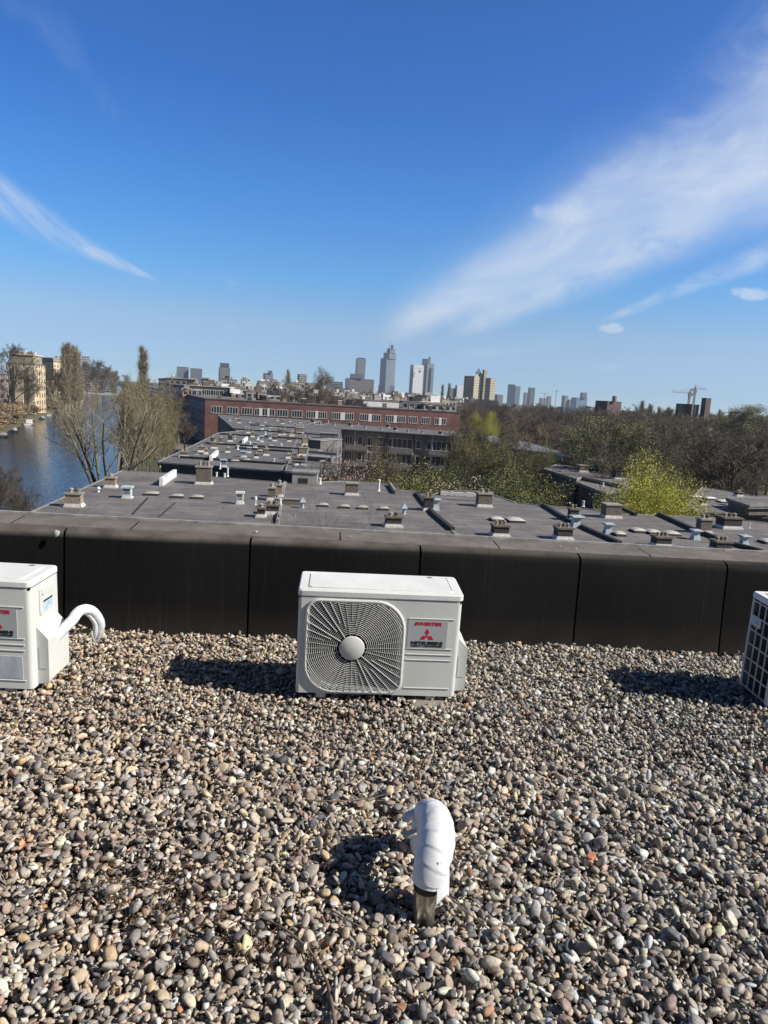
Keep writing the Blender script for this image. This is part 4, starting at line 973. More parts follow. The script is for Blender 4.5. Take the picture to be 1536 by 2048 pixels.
def water_mat():
    m = bpy.data.materials.new('canal_water'); m.use_nodes = True; n = m.node_tree.nodes; l = m.node_tree.links; b = n['Principled BSDF']
    b.inputs['Base Color'].default_value = (.010, .020, .032, 1); b.inputs['Roughness'].default_value = .12; b.inputs['IOR'].default_value = 1.33
    t = n.new('ShaderNodeTexCoord'); mp = n.new('ShaderNodeMapping'); mp.inputs['Rotation'].default_value = (0, 0, rad(20)); mp.inputs['Scale'].default_value = (1, .35, 1); l.new(t.outputs['Object'], mp.inputs[0])
    nz = n.new('ShaderNodeTexNoise'); nz.inputs['Scale'].default_value = 1.3; nz.inputs['Detail'].default_value = 5; l.new(mp.outputs[0], nz.inputs['Vector'])
    bp = n.new('ShaderNodeBump'); bp.inputs['Strength'].default_value = .9; bp.inputs['Distance'].default_value = .12; l.new(nz.outputs[0], bp.inputs['Height']); l.new(bp.outputs[0], b.inputs['Normal'])
    return m
w = MB(); P = [canal(CL - 3, -60), canal(CRR + 3, -60), canal(CRR + 3, 9400), canal(CL - 3, 9400)]; w.add([(p.x, p.y, ZW) for p in P], [(0, 1, 2, 3)])
props(w.build('water', water_mat()), kind='structure')
M_quay = mat('quay_stone', (.20, .18, .15), .9, .3, 1.)
M_asph = mat('asphalt', (.055, .055, .058), .9, .25, .6); M_pave = mat('pavement_brick', (.17, .13, .11), .9, .25, 1.)
def ribbon(name, c0, c1, s0, s1, z, m, th=0.):
    r = MB(); P = [canal(c0, s0), canal(c1, s0), canal(c1, s1), canal(c0, s1)]
    if th: r.prism([(p.x, p.y) for p in P], z - th, z)
    else: r.add([(p.x, p.y, z) for p in P], [(0, 1, 2, 3)])
    return props(r.build(name, m), kind='structure')
ribbon('quay_edge', CRR + .1, CRR + .6, -50, 2500, ZG + .14, M_quay, .3); bk = MB(); rows = [[(canal(CL + o_ + .5 * math.sin(s_ * .13) + .3 * math.sin(s_ * .41), s_), z_) for o_, z_ in ((.6, ZW - .2), (-.4, ZW + .25), (-2.5, ZW + .6), (-5.5, ZG - .15), (-8.5, ZG + .03))] for s_ in np.linspace(-50, 2500, 320)]
bk.add([(p_.x, p_.y, z_) for row in rows for p_, z_ in row], [(i * 5 + k, i * 5 + k + 1, (i + 1) * 5 + k + 1, (i + 1) * 5 + k) for i in range(319) for k in range(4)])
props(bk.build('canal_bank', mat('bank_scrub', (.07, .07, .03), .95, scale=.4, col2=(.16, .12, .08), detail=9), smooth=True), kind='structure')
ribbon('road', CRR + 9, CRR + 15, 95, 2500, ZG + .02, M_asph); ribbon('pavement', CRR + 15, CRR + 19.4, 95, 2500, ZG + .12, M_pave, .12)
ribbon('road', CL - 21, CL - 14, 150, 2500, ZG + .02, M_asph)

# ================================================================== ROOFTOP FURNITURE
def M_px(px, py, z): p = onz(px, py, z); return p, mpp(p)
def chimney(px, py, wpx, hpx, label, zr=-5.5, style='brown', pots=2, yaw=rad(8), dep=.75, group='brick chimneys on the flat roofs', cap=True):
    p, k = M_px(px, py, zr); W_, H_ = wpx * k, hpx * k / .985; D_ = max(.5, W_ * dep)
    st = dict(brown=M_stack, tan=M_stackw, dark=M_stackd)[style]
    t = thing('chimney', label, 'chimney', p, yaw, group); L = lambda: MB(frame=True); w2, d2 = W_ / 2, D_ / 2
    m = L(); m.box(-w2, w2, -d2, d2, 0, H_ * .84); m.build('stack', st, t)
    m = L(); m.prism([(-w2 - .09, -d2 - .09), (w2 + .09, -d2 - .09), (w2 + .09, d2 + .09), (-w2 - .09, d2 + .09)], .0, .10); m.prism([(-w2 - .03, -d2 - .03), (w2 + .03, -d2 - .03), (w2 + .03, d2 + .03), (-w2 - .03, d2 + .03)], .10, .2); m.build('flashing', M_flash, t)
    if cap:
        m = L(); m.box(-w2 - .06, w2 + .06, -d2 - .06, d2 + .06, H_ * .84, H_ * .84 + .09); m.build('cap', M_cap if style != 'dark' else M_stack, t)
    for i in range(pots):
        x = (i + .5) / pots * W_ * .8 - W_ * .4
        m = L(); r = min(.13, W_ / pots * .30); h = H_ * .16; m.lathe((x, 0, H_ * .84 + .08), [(r, 0), (r * .85, h), (r * 1.15, h + .03), (r * 1.1, h + .09), (.02, h + .13)], 8); m.build('chimney_pot', M_stack if i % 2 else M_cap, t)
    return t
def vent(px, py, wpx, hpx, style, label, zr=-5.5, m_=None, yaw=rad(8), group='roof vents on the flat roofs'):
    p, k = M_px(px, py, zr); W_, H_ = wpx * k, hpx * k; t = thing('roof_vent', label, 'roof vent', p, yaw, group); L = lambda: MB(frame=True); m_ = m_ or M_wzinc; w = W_ / 2
    if style == 'box':
        m = L(); m.box(-w * .72, w * .72, -w * .72, w * .72, .06, H_ * .85); m.build('vent_body', m_, t)
        m = L(); m.box(-w, w, -w, w, H_ * .86, H_); m.build('vent_cap', m_, t)
        m = L()
        for i in range(4): z = H_ * (.38 + .12 * i); m.box(-w * .58, w * .58, -w * .75, -w * .71, z, z + H_ * .06); m.box(-w * .75, -w * .71, -w * .58, w * .58, z, z + H_ * .06)
        m.build('louvre', M_dark, t)
        m = L(); m.box(-w * .95, w * .95, -w * .95, w * .95, 0, .08); m.build('flashing', M_flash, t)
    elif style == 'cone':
        m = L(); m.lathe((0, 0, 0), [(w * .62, 0), (w * .5, H_ * .12), (w * .45, H_ * .55)], 8); m.build('vent_body', m_, t)
        m = L(); m.add([(-w, -w, H_ * .55), (w, -w, H_ * .55), (w, w, H_ * .55), (-w, w, H_ * .55), (0, 0, H_)], [(0, 1, 4), (1, 2, 4), (2, 3, 4), (3, 0, 4), (3, 2, 1, 0)]); m.build('vent_cap', m_, t)
    elif style == 'flare':
        def fr(z, a): return [(-a, -a, z), (a, -a, z), (a, a, z), (-a, a, z)]
        vs = fr(0, w * .8) + fr(H_ * .5, w * .55) + fr(H_ * .72, w * .6) + fr(H_ * .86, w); m = L(); m.add(vs, [(j * 4 + i, j * 4 + (i + 1) % 4, j * 4 + 4 + (i + 1) % 4, j * 4 + 4 + i) for j in range(3) for i in range(4)] + [(12, 13, 14, 15)]); m.build('vent_body', m_, t)
        m = L(); m.add(fr(H_ * .88, w * 1.02) + fr(H_ * .96, w * .95) + [(0, 0, H_ * 1.02)], [(3, 2, 1, 0)] + [(i, (i + 1) % 4, 4 + (i + 1) % 4, 4 + i) for i in range(4)] + [(4 + i, 4 + (i + 1) % 4, 8) for i in range(4)]); m.build('vent_cap', m_, t)
    elif style == 'mushroom':
        m = L(); m.lathe((0, 0, 0), [(w * .7, 0), (w * .45, H_ * .1), (w * .4, H_ * .6)], 8); m.build('vent_body', m_, t)
        m = L(); m.lathe((0, 0, 0), [(w, H_ * .58), (w, H_ * .72), (w * .6, H_ * .95), (.01, H_)], 10); m.build('vent_cap', m_, t)
    else:
        m = L(); m.lathe((0, 0, 0), [(w * 1.6, 0), (w, H_ * .12), (w * .9, H_ * .8)], 8); m.build('vent_body', m_, t)
        m = L(); m.lathe((0, 0, 0), [(w * 1.3, H_ * .8), (w * 1.3, H_ * .95), (.01, H_)], 8); m.build('vent_cap', M_flash, t)
    return t
def skylight(px, py, wpx, label, zr=-5.5, yaw=rad(8), m_=None, ar=.8):
    p, k = M_px(px, py, zr); w = wpx * k / 2; d = w * ar; t = thing('skylight', label, 'skylight', p, yaw, 'domed skylights on the flat roofs'); L = lambda: MB(frame=True)
    m = L(); m.add([(-w, -d, 0), (w, -d, 0), (w, d, 0), (-w, d, 0)] + [(-w * .92, -d * .92, .13), (w * .92, -d * .92, .13), (w * .92, d * .92, .13), (-w * .92, d * .92, .13)], [(i, (i + 1) % 4, 4 + (i + 1) % 4, 4 + i) for i in range(4)] + [(4, 5, 6, 7)]); m.build('upstand', M_dark, t)
    N = 6; vs = []
    for j in range(N + 1):
        for i in range(N + 1):
            a, b = i / N * 2 - 1, j / N * 2 - 1; vs.append((a * w, b * d, .14 + .10 * (1 - a ** 4) * (1 - b ** 4)))
    m = L(); m.add(vs, [(j * (N + 1) + i, j * (N + 1) + i + 1, (j + 1) * (N + 1) + i + 1, (j + 1) * (N + 1) + i) for j in range(N) for i in range(N)]); m.build('dome', m_ or M_dome, t, smooth=True)
def kerb_on(t, pix, z, w=.14, h=.18, m_=None, name='party_kerb'):
    m = MB(); P = [onz(x, y, z) for x, y in pix]
    for a, b in zip(P[:-1], P[1:]):
        d = b - a; L = d.length; d /= L; n_ = Vector((d.y, -d.x, 0)); c = (a + b) / 2; c.z = z + h / 2; m.obox(c, d * L / 2, n_ * w, (0, 0, h / 2))
    return m.build(name, m_ or M_dark, t)

# ---- the near terrace, one house after another
ZN = -5.5
def P_(*pts, z=ZN): return [onz(x, y, z) for x, y in pts]
def near(px, py): return (px, py)
A0 = onz(75, 1019, ZN); A1 = onz(243, 942, ZN)
def down(px0, py0, px1, py1, Y):                   # extend a roof line towards us to depth Y
    a, b = onz(px0, py0, ZN), onz(px1, py1, ZN); t = (Y - a.y) / (b.y - a.y); return a + (b - a) * t
YN = 27.
e0 = down(243, 942, 75, 1019, YN)
e1 = down(570, 968, 555, 1048, YN); e2 = down(832, 988, 905, 1062, YN); e3 = down(1086, 1012, 1239, 1089, YN); e4 = down(1318, 1031, 1522, 1106, YN)
T1, T2, T3, T4 = onz(570, 966, ZN), onz(832, 988, ZN), onz(1086, 1012, ZN), onz(1318, 1031, ZN)
eps = Vector((.03, 0, 0))
H1 = house('terraced_house', 'flat roofed end house beside the canal with two tan chimneys', 'house', [e0, e1 - eps, T1 - eps, *P_((352, 948), (243, 942))], ZN, ZG, M_brown, group='terraced houses under the near flat roofs', over=0)
H2 = house('terraced_house', 'flat roofed house with a row of four small domed skylights', 'house', [e1 + eps, e2 - eps, T2 - eps, *P_((782, 975), (765, 967), (690, 963)), T1 + eps], ZN, ZG, M_brown, group='terraced houses under the near flat roofs', over=0)
H3 = house('terraced_house', 'flat roofed house with a bright row of planters on its far edge', 'house', [e2 + eps, e3 - eps, T3 - eps, *P_((1032, 1006), (985, 990), (880, 990))  , T2 + eps], ZN, ZG, M_brown, group='terraced houses under the near flat roofs', over=0)
H4 = house('terraced_house', 'flat roofed house in front of the yellow green tree', 'house', [e3 + eps, e4 - eps, T4 - eps, *P_((1240, 1029), (1165, 1017)), T3 + eps], ZN, ZG, M_brown, group='terraced houses under the near flat roofs', over=0)
H5 = house('terraced_house', 'flat roofed house running out of the picture at the right', 'house', [e4 + eps, Vector((34, YN, 0)), Vector((38, 44, 0)), *P_((1536, 1046), (1430, 1036)), T4 + eps], ZN, ZG, M_brown, group='terraced houses under the near flat roofs', over=0)
kerb_on(H1, [(296, 996), (265, 1029)], ZN, .05, .04, name='roof_seam'); kerb_on(H1, [(350, 1006), (318, 1034)], ZN, .04, .03, name='roof_seam')
kerb_on(H1, [(322, 972), (350, 953)], ZN, .12, .55, M_white, 'light_upstand')
kerb_on(H2, [(570, 968), (556, 996), (560, 1027), (555, 1047)], ZN, .08, .22, M_kerb)
kerb_on(H3, [(832, 988), (848, 1008), (870, 1033), (905, 1062)], ZN, .12, .20)
kerb_on(H4, [(1086, 1012), (1134, 1042), (1185, 1066), (1239, 1089)], ZN, .13, .20); kerb_on(H4, [(1239, 1017), (1271, 1032)], ZN, .10, .2)
kerb_on(H5, [(1318, 1031), (1384, 1061), (1460, 1090), (1522, 1106)], ZN, .13, .22)
kerb_on(H2, [(780, 972), (790, 988), (832, 990)], ZN, .08, .3, M_kerb)
kerb_on(H3, [(880, 990), (985, 992)], ZN, .25, .35, M_stack, 'planter_bank')
Rr = random.Random(3); pm = MB()
for i in range(16):
    p = onz(884 + i * 6.5, 989 + i * .35, ZN + .35); pm.obox(p + Vector((0, 0, .10)), (.16 * Rr.uniform(.6, 1), 0, 0), (0, .12, 0), (0, 0, .08 + .08 * Rr.random()))
pm.build('planter_row', M_flash, H3)

for a in [(149, 1013, 29, 30, 'tan chimney near the left roof corner behind a bare bush', 'tan', 2), (222, 975, 19, 22, 'small tan chimney on the canal edge of the near roof', 'tan', 1),
          (408, 968, 29, 40, 'large grey brown chimney with white foot near the recess', 'brown', 3), (543, 1000, 14, 28, 'slim stack of the paired chimneys at the middle roof', 'brown', 1),
          (558, 994, 12, 28, 'rear stack of the paired chimneys at the middle roof', 'tan', 1), (522, 1034, 15, 20, 'small sooty chimney left of its twin in the middle roof', 'dark', 1), (545, 1028, 25, 20, 'wide sooty chimney right of its twin in the middle roof', 'dark', 2),
          (703, 990, 24, 27, 'square grey chimney on the far edge beyond the pale domes', 'brown', 0), (786, 1053, 31, 22, 'squat dark chimney behind the bare sapling', 'dark', 2),
          (856, 1021, 18, 30, 'dark chimney behind the tilted pale slab', 'dark', 2), (967, 1013, 28, 30, 'tall brown chimney in front of the pale planters', 'brown', 2), (999, 1072, 31, 24, 'dark chimney by the parapet below two pale skylights', 'dark', 3),
          (1125, 1078, 31, 25, 'dark chimney by the parapet left of the blue vents', 'dark', 3), (1145, 1041, 17, 26, 'narrow dark chimney right behind a blue vent', 'dark', 2), (1221, 1035, 32, 30, 'broad brown chimney in front of the yellow green tree', 'brown', 0),
          (1321, 1093, 32, 22, 'dark chimney by the parapet below the row of flat skylights', 'dark', 3), (1406, 1066, 24, 32, 'brown chimney behind the blue vent near the right edge', 'brown', 2), (1456, 1056, 38, 24, 'widest dark chimney near the right edge', 'dark', 3), (1440, 1102, 33, 22, 'dark chimney by the parapet closest to the right edge', 'dark', 3)]:
    chimney(a[0], a[1], a[2], a[3], a[4], style=a[5], pots=a[6])
for a in [(255, 996, 21, 24, 'box', 'pale green box vent with flat lid on the left roof', M_wzinc), (480, 1008, 17, 25, 'box', 'white box vent between the left skylights and paired chimneys', M_white), (197, 984, 8, 11, 'mushroom', 'tiny white mushroom vent left of the pale box vent', M_white),
          (605, 1016, 12, 22, 'cone', 'white vent with pointed cap right of the paired chimneys', M_zinc), (808, 1028, 13, 22, 'cone', 'blue grey vent with pointed cap above the squat dark chimney', M_zinc), (871, 1020, 18, 24, 'flare', 'tilted pale slab vent beside the party wall', M_zinc),
          (1151, 1054, 24, 24, 'flare', 'light blue flared vent in front of the narrow dark chimney', M_zinc), (1215, 1067, 20, 22, 'flare', 'light blue flared vent standing alone mid roof', M_zinc), (1390, 1079, 20, 21, 'flare', 'light blue flared vent left of the brown chimney', M_zinc),
          (1487, 1091, 20, 22, 'flare', 'light blue flared vent nearest the right edge', M_zinc), (455, 953, 4, 18, 'pipe', 'thin white pipe left of two others by the recess', M_white), (433, 954, 4, 10, 'pipe', 'short white pipe beside the large grey brown chimney', M_white), (449, 1019 - 64, 4, 9, 'pipe', 'short pale pipe next to the recess', M_white),
          (757, 982, 5, 24, 'pipe', 'pale pipe standing at the far edge by the gardens', M_white), (1138, 1018, 3, 14, 'pipe', 'thin dark pipe left of the broad brown chimney', M_dark), (1166, 1013, 5, 12, 'pipe', 'short white pipe on the far edge before the navy house', M_white), (511, 1010, 6, 18, 'mushroom', 'small double vent left of the paired chimneys', M_white), (1498, 1056, 3, 12, 'pipe', 'thin pipe near the right edge', M_white), (640, 968, 5, 12, 'pipe', 'low pipe on the far edge by the recess wall', M_white), (560, 1012, 6, 15, 'pipe', 'white bent pipe at the foot of the paired chimneys', M_white)]:
    vent(a[0], a[1], a[2], a[3], a[4], a[5], m_=a[6])
for a in [(304, 990, 28, 'faded dome leftmost of three between the box vents'), (355, 995, 24, 'faded dome in the middle of three between the box vents'), (395, 997, 24, 'faded dome rightmost of three between the box vents'),
          (646, 1013, 21, 'small dome first from the left in the row of four'), (689, 1016, 21, 'small dome second from the left in the row of four'), (725, 1018, 21, 'small dome third from the left behind the sapling'), (767, 1020, 21, 'small dome last in the row of four near the sapling')]:
    skylight(a[0], a[1], a[2], a[3])
for a in [(993, 1041, 26, 'flat pale skylight above the dark chimney, left one of two'), (1030, 1043, 34, 'flat pale skylight above the dark chimney, right one of two'), (1238, 1071, 22, 'flat pale skylight touching the lone blue vent'), (1275, 1064, 26, 'flat pale skylight first in the row of three'), (1305, 1067, 26, 'flat pale skylight second in the row of three'), (1342, 1070, 28, 'flat pale skylight third in the row of three'), (1534, 1086, 26, 'flat skylight cut by the right edge')]:
    skylight(a[0], a[1], a[2], a[3], m_=mat('pale_acrylic', (.52, .49, .42), .4, .08, 2.), ar=1.1)
hb = thing('roof_hatch', 'low open frame hatch on the roof by the parapet', 'roof hatch', onz(575, 1040, ZN), rad(8))
for (x0, x1, y0, y1) in ((-.45, .45, -.35, -.28), (-.45, .45, .28, .35), (-.45, -.38, -.28, .28), (.38, .45, -.28, .28)): MB(frame=True).box(x0, x1, y0, y1, 0, .28).build('hatch_side', M_kerb, hb)
m = MB(frame=True); m.box(-.38, .38, -.28, .28, 0, .05); m.build('hatch_floor', M_cap, hb)
sw = thing('brick_upstand', 'low dark brick upstand behind the wide sooty chimney', 'brick wall', onz(580, 1009, ZN), rad(8)); m = MB(frame=True); m.box(-.95, .95, -.12, .12, 0, .32); m.build('wall', M_stack, sw); m = MB(frame=True); m.box(-1, 1, -.16, .16, .32, .38); m.build('coping', M_kerb, sw)

# ---- second terrace (beyond the recess) and third terrace with the back facade
ZB = -5.6
def PB(*pts, z=ZB): return [onz(x, y, z) for x, y in pts]
B1 = house('terraced_house', 'long flat roof beyond the dark recess with blue vents', 'house', PB((322, 924), (565, 941), (607, 848), (487, 862), (440, 866), (385, 894)), ZB, ZG, M_brown, M_roof2, group='terraced houses of the second row', over=.25)
B2 = house('terraced_house', 'flat roof with pale rails beside the brown blossom tree', 'house', PB((567, 942), (675, 950), (681, 886), (679, 858), (609, 850)), ZB, ZG, M_brown, M_roof2, group='terraced houses of the second row', over=.2)
for pl in ([(440, 869), (606, 879)], [(412, 888), (598, 899)], [(470, 897), (585, 905)], [(452, 858), (604, 868)], [(500, 851), (604, 857)], [(360, 916), (570, 930)]): kerb_on(B1, pl, ZB, .09, .22, M_dark)
for pl in ([(610, 868), (679, 874)], [(615, 905), (677, 911)], [(608, 884), (640, 887)]): kerb_on(B2, pl, ZB, .1, .25, M_kerb)
kerb_on(B1, [(421, 922), (435, 909)], ZB, .12, .5, M_white, 'light_upstand'); kerb_on(B1, [(486, 887), (494, 880)], ZB, .12, .5, M_white, 'light_upstand')
for a in [(367, 914, 15, 12, 'dark chimney at the left corner of the second roof', 'brown'), (402, 904, 11, 12, 'dark chimney second from the left on the second roof', 'brown'), (428, 897, 11, 14, 'dark chimney third from the left on the second roof', 'brown'), (441, 888, 9, 14, 'dark chimney fourth from the left on the second roof', 'brown'), (460, 883, 8, 14, 'dark chimney fifth from the left on the second roof', 'dark'),
          (532, 911, 10, 15, 'slim chimney in the middle of the second roof', 'brown'), (606, 911, 19, 18, 'large box chimney on the roof with pale rails', 'brown'), (612, 890, 16, 16, 'tan chimney row behind the large box chimney', 'tan'), (598, 930, 24, 16, 'widest low chimney on the roof with pale rails', 'dark'), (549, 882, 7, 9, 'small dark chimney behind the blue vents', 'dark'), (598, 866, 14, 12, 'box chimney on the far end of the second roof', 'brown'), (559, 870, 6, 12, 'slim dark chimney left of its twin on the far roof', 'dark'), (568, 870, 6, 12, 'slim dark chimney right of its twin on the far roof', 'brown')]:
    chimney(a[0], a[1], a[2], a[3], a[4], ZB, a[5], 2 if a[2] > 14 else 1, yaw=rad(16))
for a in [(447, 934, 15, 16, 'box', 'light blue box vent on a post at the near eave', M_zinc), (487, 914, 13, 12, 'box', 'light blue box vent left one of the pair on the second roof', M_zinc), (498, 906, 10, 12, 'box', 'light blue box vent right one of the pair on the second roof', M_zinc), (510, 896, 11, 12, 'box', 'light blue box vent behind the pair on the second roof', M_zinc), (523, 884, 10, 13, 'box', 'pale blue vent far back on the second roof', M_zinc), (540, 878, 8, 11, 'box', 'light blue vent beside the small dark chimney', M_zinc), (524, 862, 10, 12, 'flare', 'light blue vent at the far end of the second roof', M_zinc), (500, 889, 5, 6, 'mushroom', 'tiny white mushroom vent among blue vents', M_white), (440, 938, 3, 13, 'pipe', 'thin pipe standing at the near eave', M_white)]:
    vent(a[0], a[1], a[2], a[3], a[4], a[5], ZB, m_=a[6], yaw=rad(16))
for a in [(470, 924, 18, 'long low dome left of its twin on the second roof'), (494, 922, 15, 'long low dome right of its twin on the second roof'), (520, 903, 13, 'low dome beside the slim chimney'), (640, 904, 12, 'low dome on the roof with pale rails'), (645, 925, 14, 'low dome near the eave of the roof with pale rails'), (542, 893, 12, 'low dome behind the slim chimney')]:
    skylight(a[0], a[1], a[2], a[3], ZB, yaw=rad(16))
Rz = random.Random(19)
for i, (px, py) in enumerate([(395, 917), (455, 905), (475, 899), (512, 916), (548, 923), (575, 917), (470, 878), (505, 874), (530, 869), (578, 883), (562, 895), (583, 872), (540, 862), (497, 866), (515, 880), (425, 886), (590, 922), (412, 908)]):
    if i % 2: chimney(px, py, Rz.uniform(6, 9), Rz.uniform(8, 12), 'small dark chimney scattered over the second roof', ZB, ('dark', 'brown', 'tan')[i % 3], 1, yaw=rad(16), group='small chimneys of the second roof')
    else: vent(px, py, Rz.uniform(4, 7), Rz.uniform(6, 9), ('box', 'mushroom', 'pipe')[i % 3], 'small pale vent scattered over the second roof', ZB, M_wzinc, yaw=rad(16), group='small vents of the second roof')
# raised boxes and rails at the right end of the second terrace
for i, (x0, y0, x1, y1, h) in enumerate([(628, 897, 671, 893, 1.0), (622, 921, 668, 925, .45), (640, 876, 676, 878, .8)]):
    a, b = onz(x0, y0, ZB), onz(x1, y1, ZB); c = (a + b) / 2; L_ = (b - a).length; t = thing('roof_box', ['large grey box on the roof with pale rails', 'lowest grey box near the eave by the pale rails', 'rear grey box on the roof with pale rails'][i], 'roof box', c, math.atan2(b.y - a.y, b.x - a.x))
    m = MB(frame=True); m.box(-L_ / 2, L_ / 2, -.9, .9, 0, h); m.build('box_wall', M_roof2, t); m = MB(frame=True); m.box(-L_ / 2 - .08, L_ / 2 + .08, -.98, .98, h, h + .1); m.build('lid', M_kerb, t)
for i, (x0, y0, x1, y1) in enumerate([(672, 952, 675, 890), (571, 943, 676, 950), (610, 936, 616, 915)]):
    a, b = onz(x0, y0, ZB), onz(x1, y1, ZB); t = thing('railing', ['pale railing along the garden side of the roof', 'pale railing along the near eave', 'short pale railing across the roof'][i], 'railing', a); n_ = 6; m = MB()
    m.tube([a + Vector((0, 0, 1)), b + Vector((0, 0, 1))], .05, 4); m.tube([a + Vector((0, 0, .55)), b + Vector((0, 0, .55))], .035, 4); m.build('rail', M_kerb, t)
    for k in range(n_ + 1): q = a + (b - a) * k / n_; m = MB(); m.tube([q, q + Vector((0, 0, 1))], .05, 4); m.build('post', M_kerb, t)
# recess box between the near and the second terrace
a = onz(584, 967, ZN); t = thing('stair_box', 'grey stair box with a dark opening in the recess', 'stair box', a, rad(3)); m = MB(frame=True); m.box(0, 1.9, 0, 1.6, 0, .85); m.build('box_wall', M_con, t); m = MB(frame=True); m.box(.5, 1.2, -.03, .02, .08, .45); m.build('opening', M_dark, t); m = MB(frame=True); m.box(-.08, 1.98, -.08, 1.68, .85, .95); m.build('lid', M_kerb, t)

ZC_ = -5.8
C2 = house('terraced_house', 'dark fronted flat roof house touching the red brick block', 'house', PB((487, 873), (603, 851), (640, 842), (436, 829), z=ZC_), ZC_, ZG, M_brown, M_roof2, group='terraced houses of the third row', over=.2)
c0 = onz(607, 853, ZC_); _d = ray(909, 870); _k = _d[0] / _d[1]; _L = (_k * c0.y - c0.x) / (1 + .13 * _k); c1 = c0 + Vector((1, -.13, 0)) * _L; c2 = c1 + Vector((1.5, 22, 0)); c3 = c0 + Vector((4, 22, 0))
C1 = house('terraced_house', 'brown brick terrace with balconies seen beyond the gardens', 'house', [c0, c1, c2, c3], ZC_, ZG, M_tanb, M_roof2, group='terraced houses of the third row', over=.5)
dv = (c1 - c0); LC = dv.length
def fC(px): p = onz(px, 866, ZC_); return max(0.01, min(.99, (p - c0).dot(dv) / LC ** 2))
wd = [(fC(x),) for x in ()]
for px in (660, 668, 697, 720, 777, 842, 865): windows(C1, c0, c1, [fC(px)], [-8.0, -11.2], 1.0, 1.7, bars=0)
for px in (745, 805, 890): windows(C1, c0, c1, [fC(px)], [-8.0, -11.2], 4.2, 1.9, bars=3)
nC = Vector((dv.y, -dv.x, 0)).normalized(); uC = dv.normalized()
for px in (805, 890, 690):                         # balconies and drain pipes
    for z in (-10.0, -13.2):
        p = c0 + uC * (fC(px) * LC); m = MB(); m.obox(Vector((p.x, p.y, z)) + nC * .75, uC * 2.4, nC * .7, (0, 0, .10)); m.obox(Vector((p.x, p.y, z + .55)) + nC * 1.42, uC * 2.4, nC * .05, (0, 0, .45)); m.build('balcony', M_con, C1)
for px in (683, 766, 770, 857, 872, 765 + 65):
    p = c0 + uC * (fC(px) * LC); m = MB(); m.obox(Vector((p.x, p.y, -11)) + nC * .12, uC * .10, nC * .1, (0, 0, 4.9)); m.build('drain_pipe', M_flash if px in (872, 683) else M_stack, C1)
for i, (px, py) in enumerate([(625, 846), (640, 849), (668, 851), (700, 853), (730, 857), (762, 860), (790, 862), (815, 865), (845, 866), (880, 870), (655, 845), (715, 850), (775, 856), (835, 861)]):
    if i % 3 == 0: chimney(px, py, 7, 8, 'small dark chimney in the row along the third roof', ZC_, 'brown', 1, yaw=rad(-10), group='small chimneys along the third roof')
    else: vent(px, py, 5, 5, 'box', 'small pale vent in the row along the third roof', ZC_, M_zinc, yaw=rad(-10), group='small vents along the third roof')
for i, (px, py) in enumerate([(460, 842), (478, 846), (492, 858), (500, 845), (515, 852), (530, 845), (545, 855), (565, 848), (580, 844), (600, 846), (475, 838), (590, 852), (555, 842)]):
    if i % 3 == 1: chimney(px, py, 7, 9, 'small chimney on the roof against the red block', ZC_, 'brown', 1, yaw=rad(16), group='chimneys on the roof against the red block')
    else: vent(px, py, 6, 5, 'box' if i % 2 else 'flare', 'small pale vent on the roof against the red block', ZC_, M_zinc, yaw=rad(16), group='vents on the roof against the red block')
# white door and bay in the dark flank
A = PB((487, 873), z=ZC_)[0]; Bq = PB((436, 829), z=ZC_)[0]
windows(C2, Bq, A, [.55], [-9.5], 1.6, 3.6, bars=1); windows(C2, Bq, A, [.3, .8], [-9.0], 1.4, 1.6, bars=1)

# ---- the red brick block
ra = onz(409, 892, ZG); Yc = ra.y; rtop = aty(409, 796.5, Yc).z
def rp(px, py): return onz(px, py, rtop)
rdir = Vector((1, .16, 0)).normalized(); _d = ray(920, 829); _k = _d[0] / _d[1]; Lr = (_k * ra.y - ra.x) / (rdir.x - _k * rdir.y); rb = ra + rdir * Lr; rback = CD * 1.0
RBk = Vector((ra.x, ra.y, 0)) + CD * 62; RBr = Vector((rb.x, rb.y, 0)) + CD * 14; RBi = Vector((ra.x, ra.y, 0)) + rdir * 16 + CD * 62; RBj = Vector((ra.x, ra.y, 0)) + rdir * 16 + CD * 12
RB = house('apartment_block', 'long red brick apartment block with rows of white framed windows', 'building', [Vector((ra.x, ra.y, 0)), Vector((rb.x, rb.y, 0)), RBr, RBj, RBi, RBk], rtop, ZG, M_redbrick, M_roof, over=.12, trim=M_stack)
def fR(px):
    dx, dy, dz = ray(px, 820); den = dx * rdir.y - dy * rdir.x; t = (ra.x * rdir.y - ra.y * rdir.x) / den; p = Vector((dx * t, dy * t, 0)); return (p - Vector((ra.x, ra.y, 0))).dot(rdir) / Lr
def zR(px, py):
    f = fR(px); p = Vector((ra.x, ra.y, 0)) + rdir * f * Lr; d = ray(px, py); return ZC + d[2] / d[1] * p.y
zw = zR(465, 821)
Ra, Rb_ = Vector((ra.x, ra.y, 0)), Vector((rb.x, rb.y, 0))
k_ = 3.2 / 22
for px, w_ in ((433, 21), (465, 21), (494, 20), (514, 9), (530, 10), (544, 10), (565, 21), (594, 20), (622, 18), (645, 17), (673, 17), (699, 17), (729, 17), (753, 18), (780, 17), (803, 17), (827, 17), (853, 17), (875, 9), (889, 9)):
    Yp = (Ra + rdir * fR(px) * Lr).y; windows(RB, Ra, Rb_, [fR(px)], [zw], w_ * Yp / F * 1.0, 2.0, bars=3 if w_ > 12 else 1)
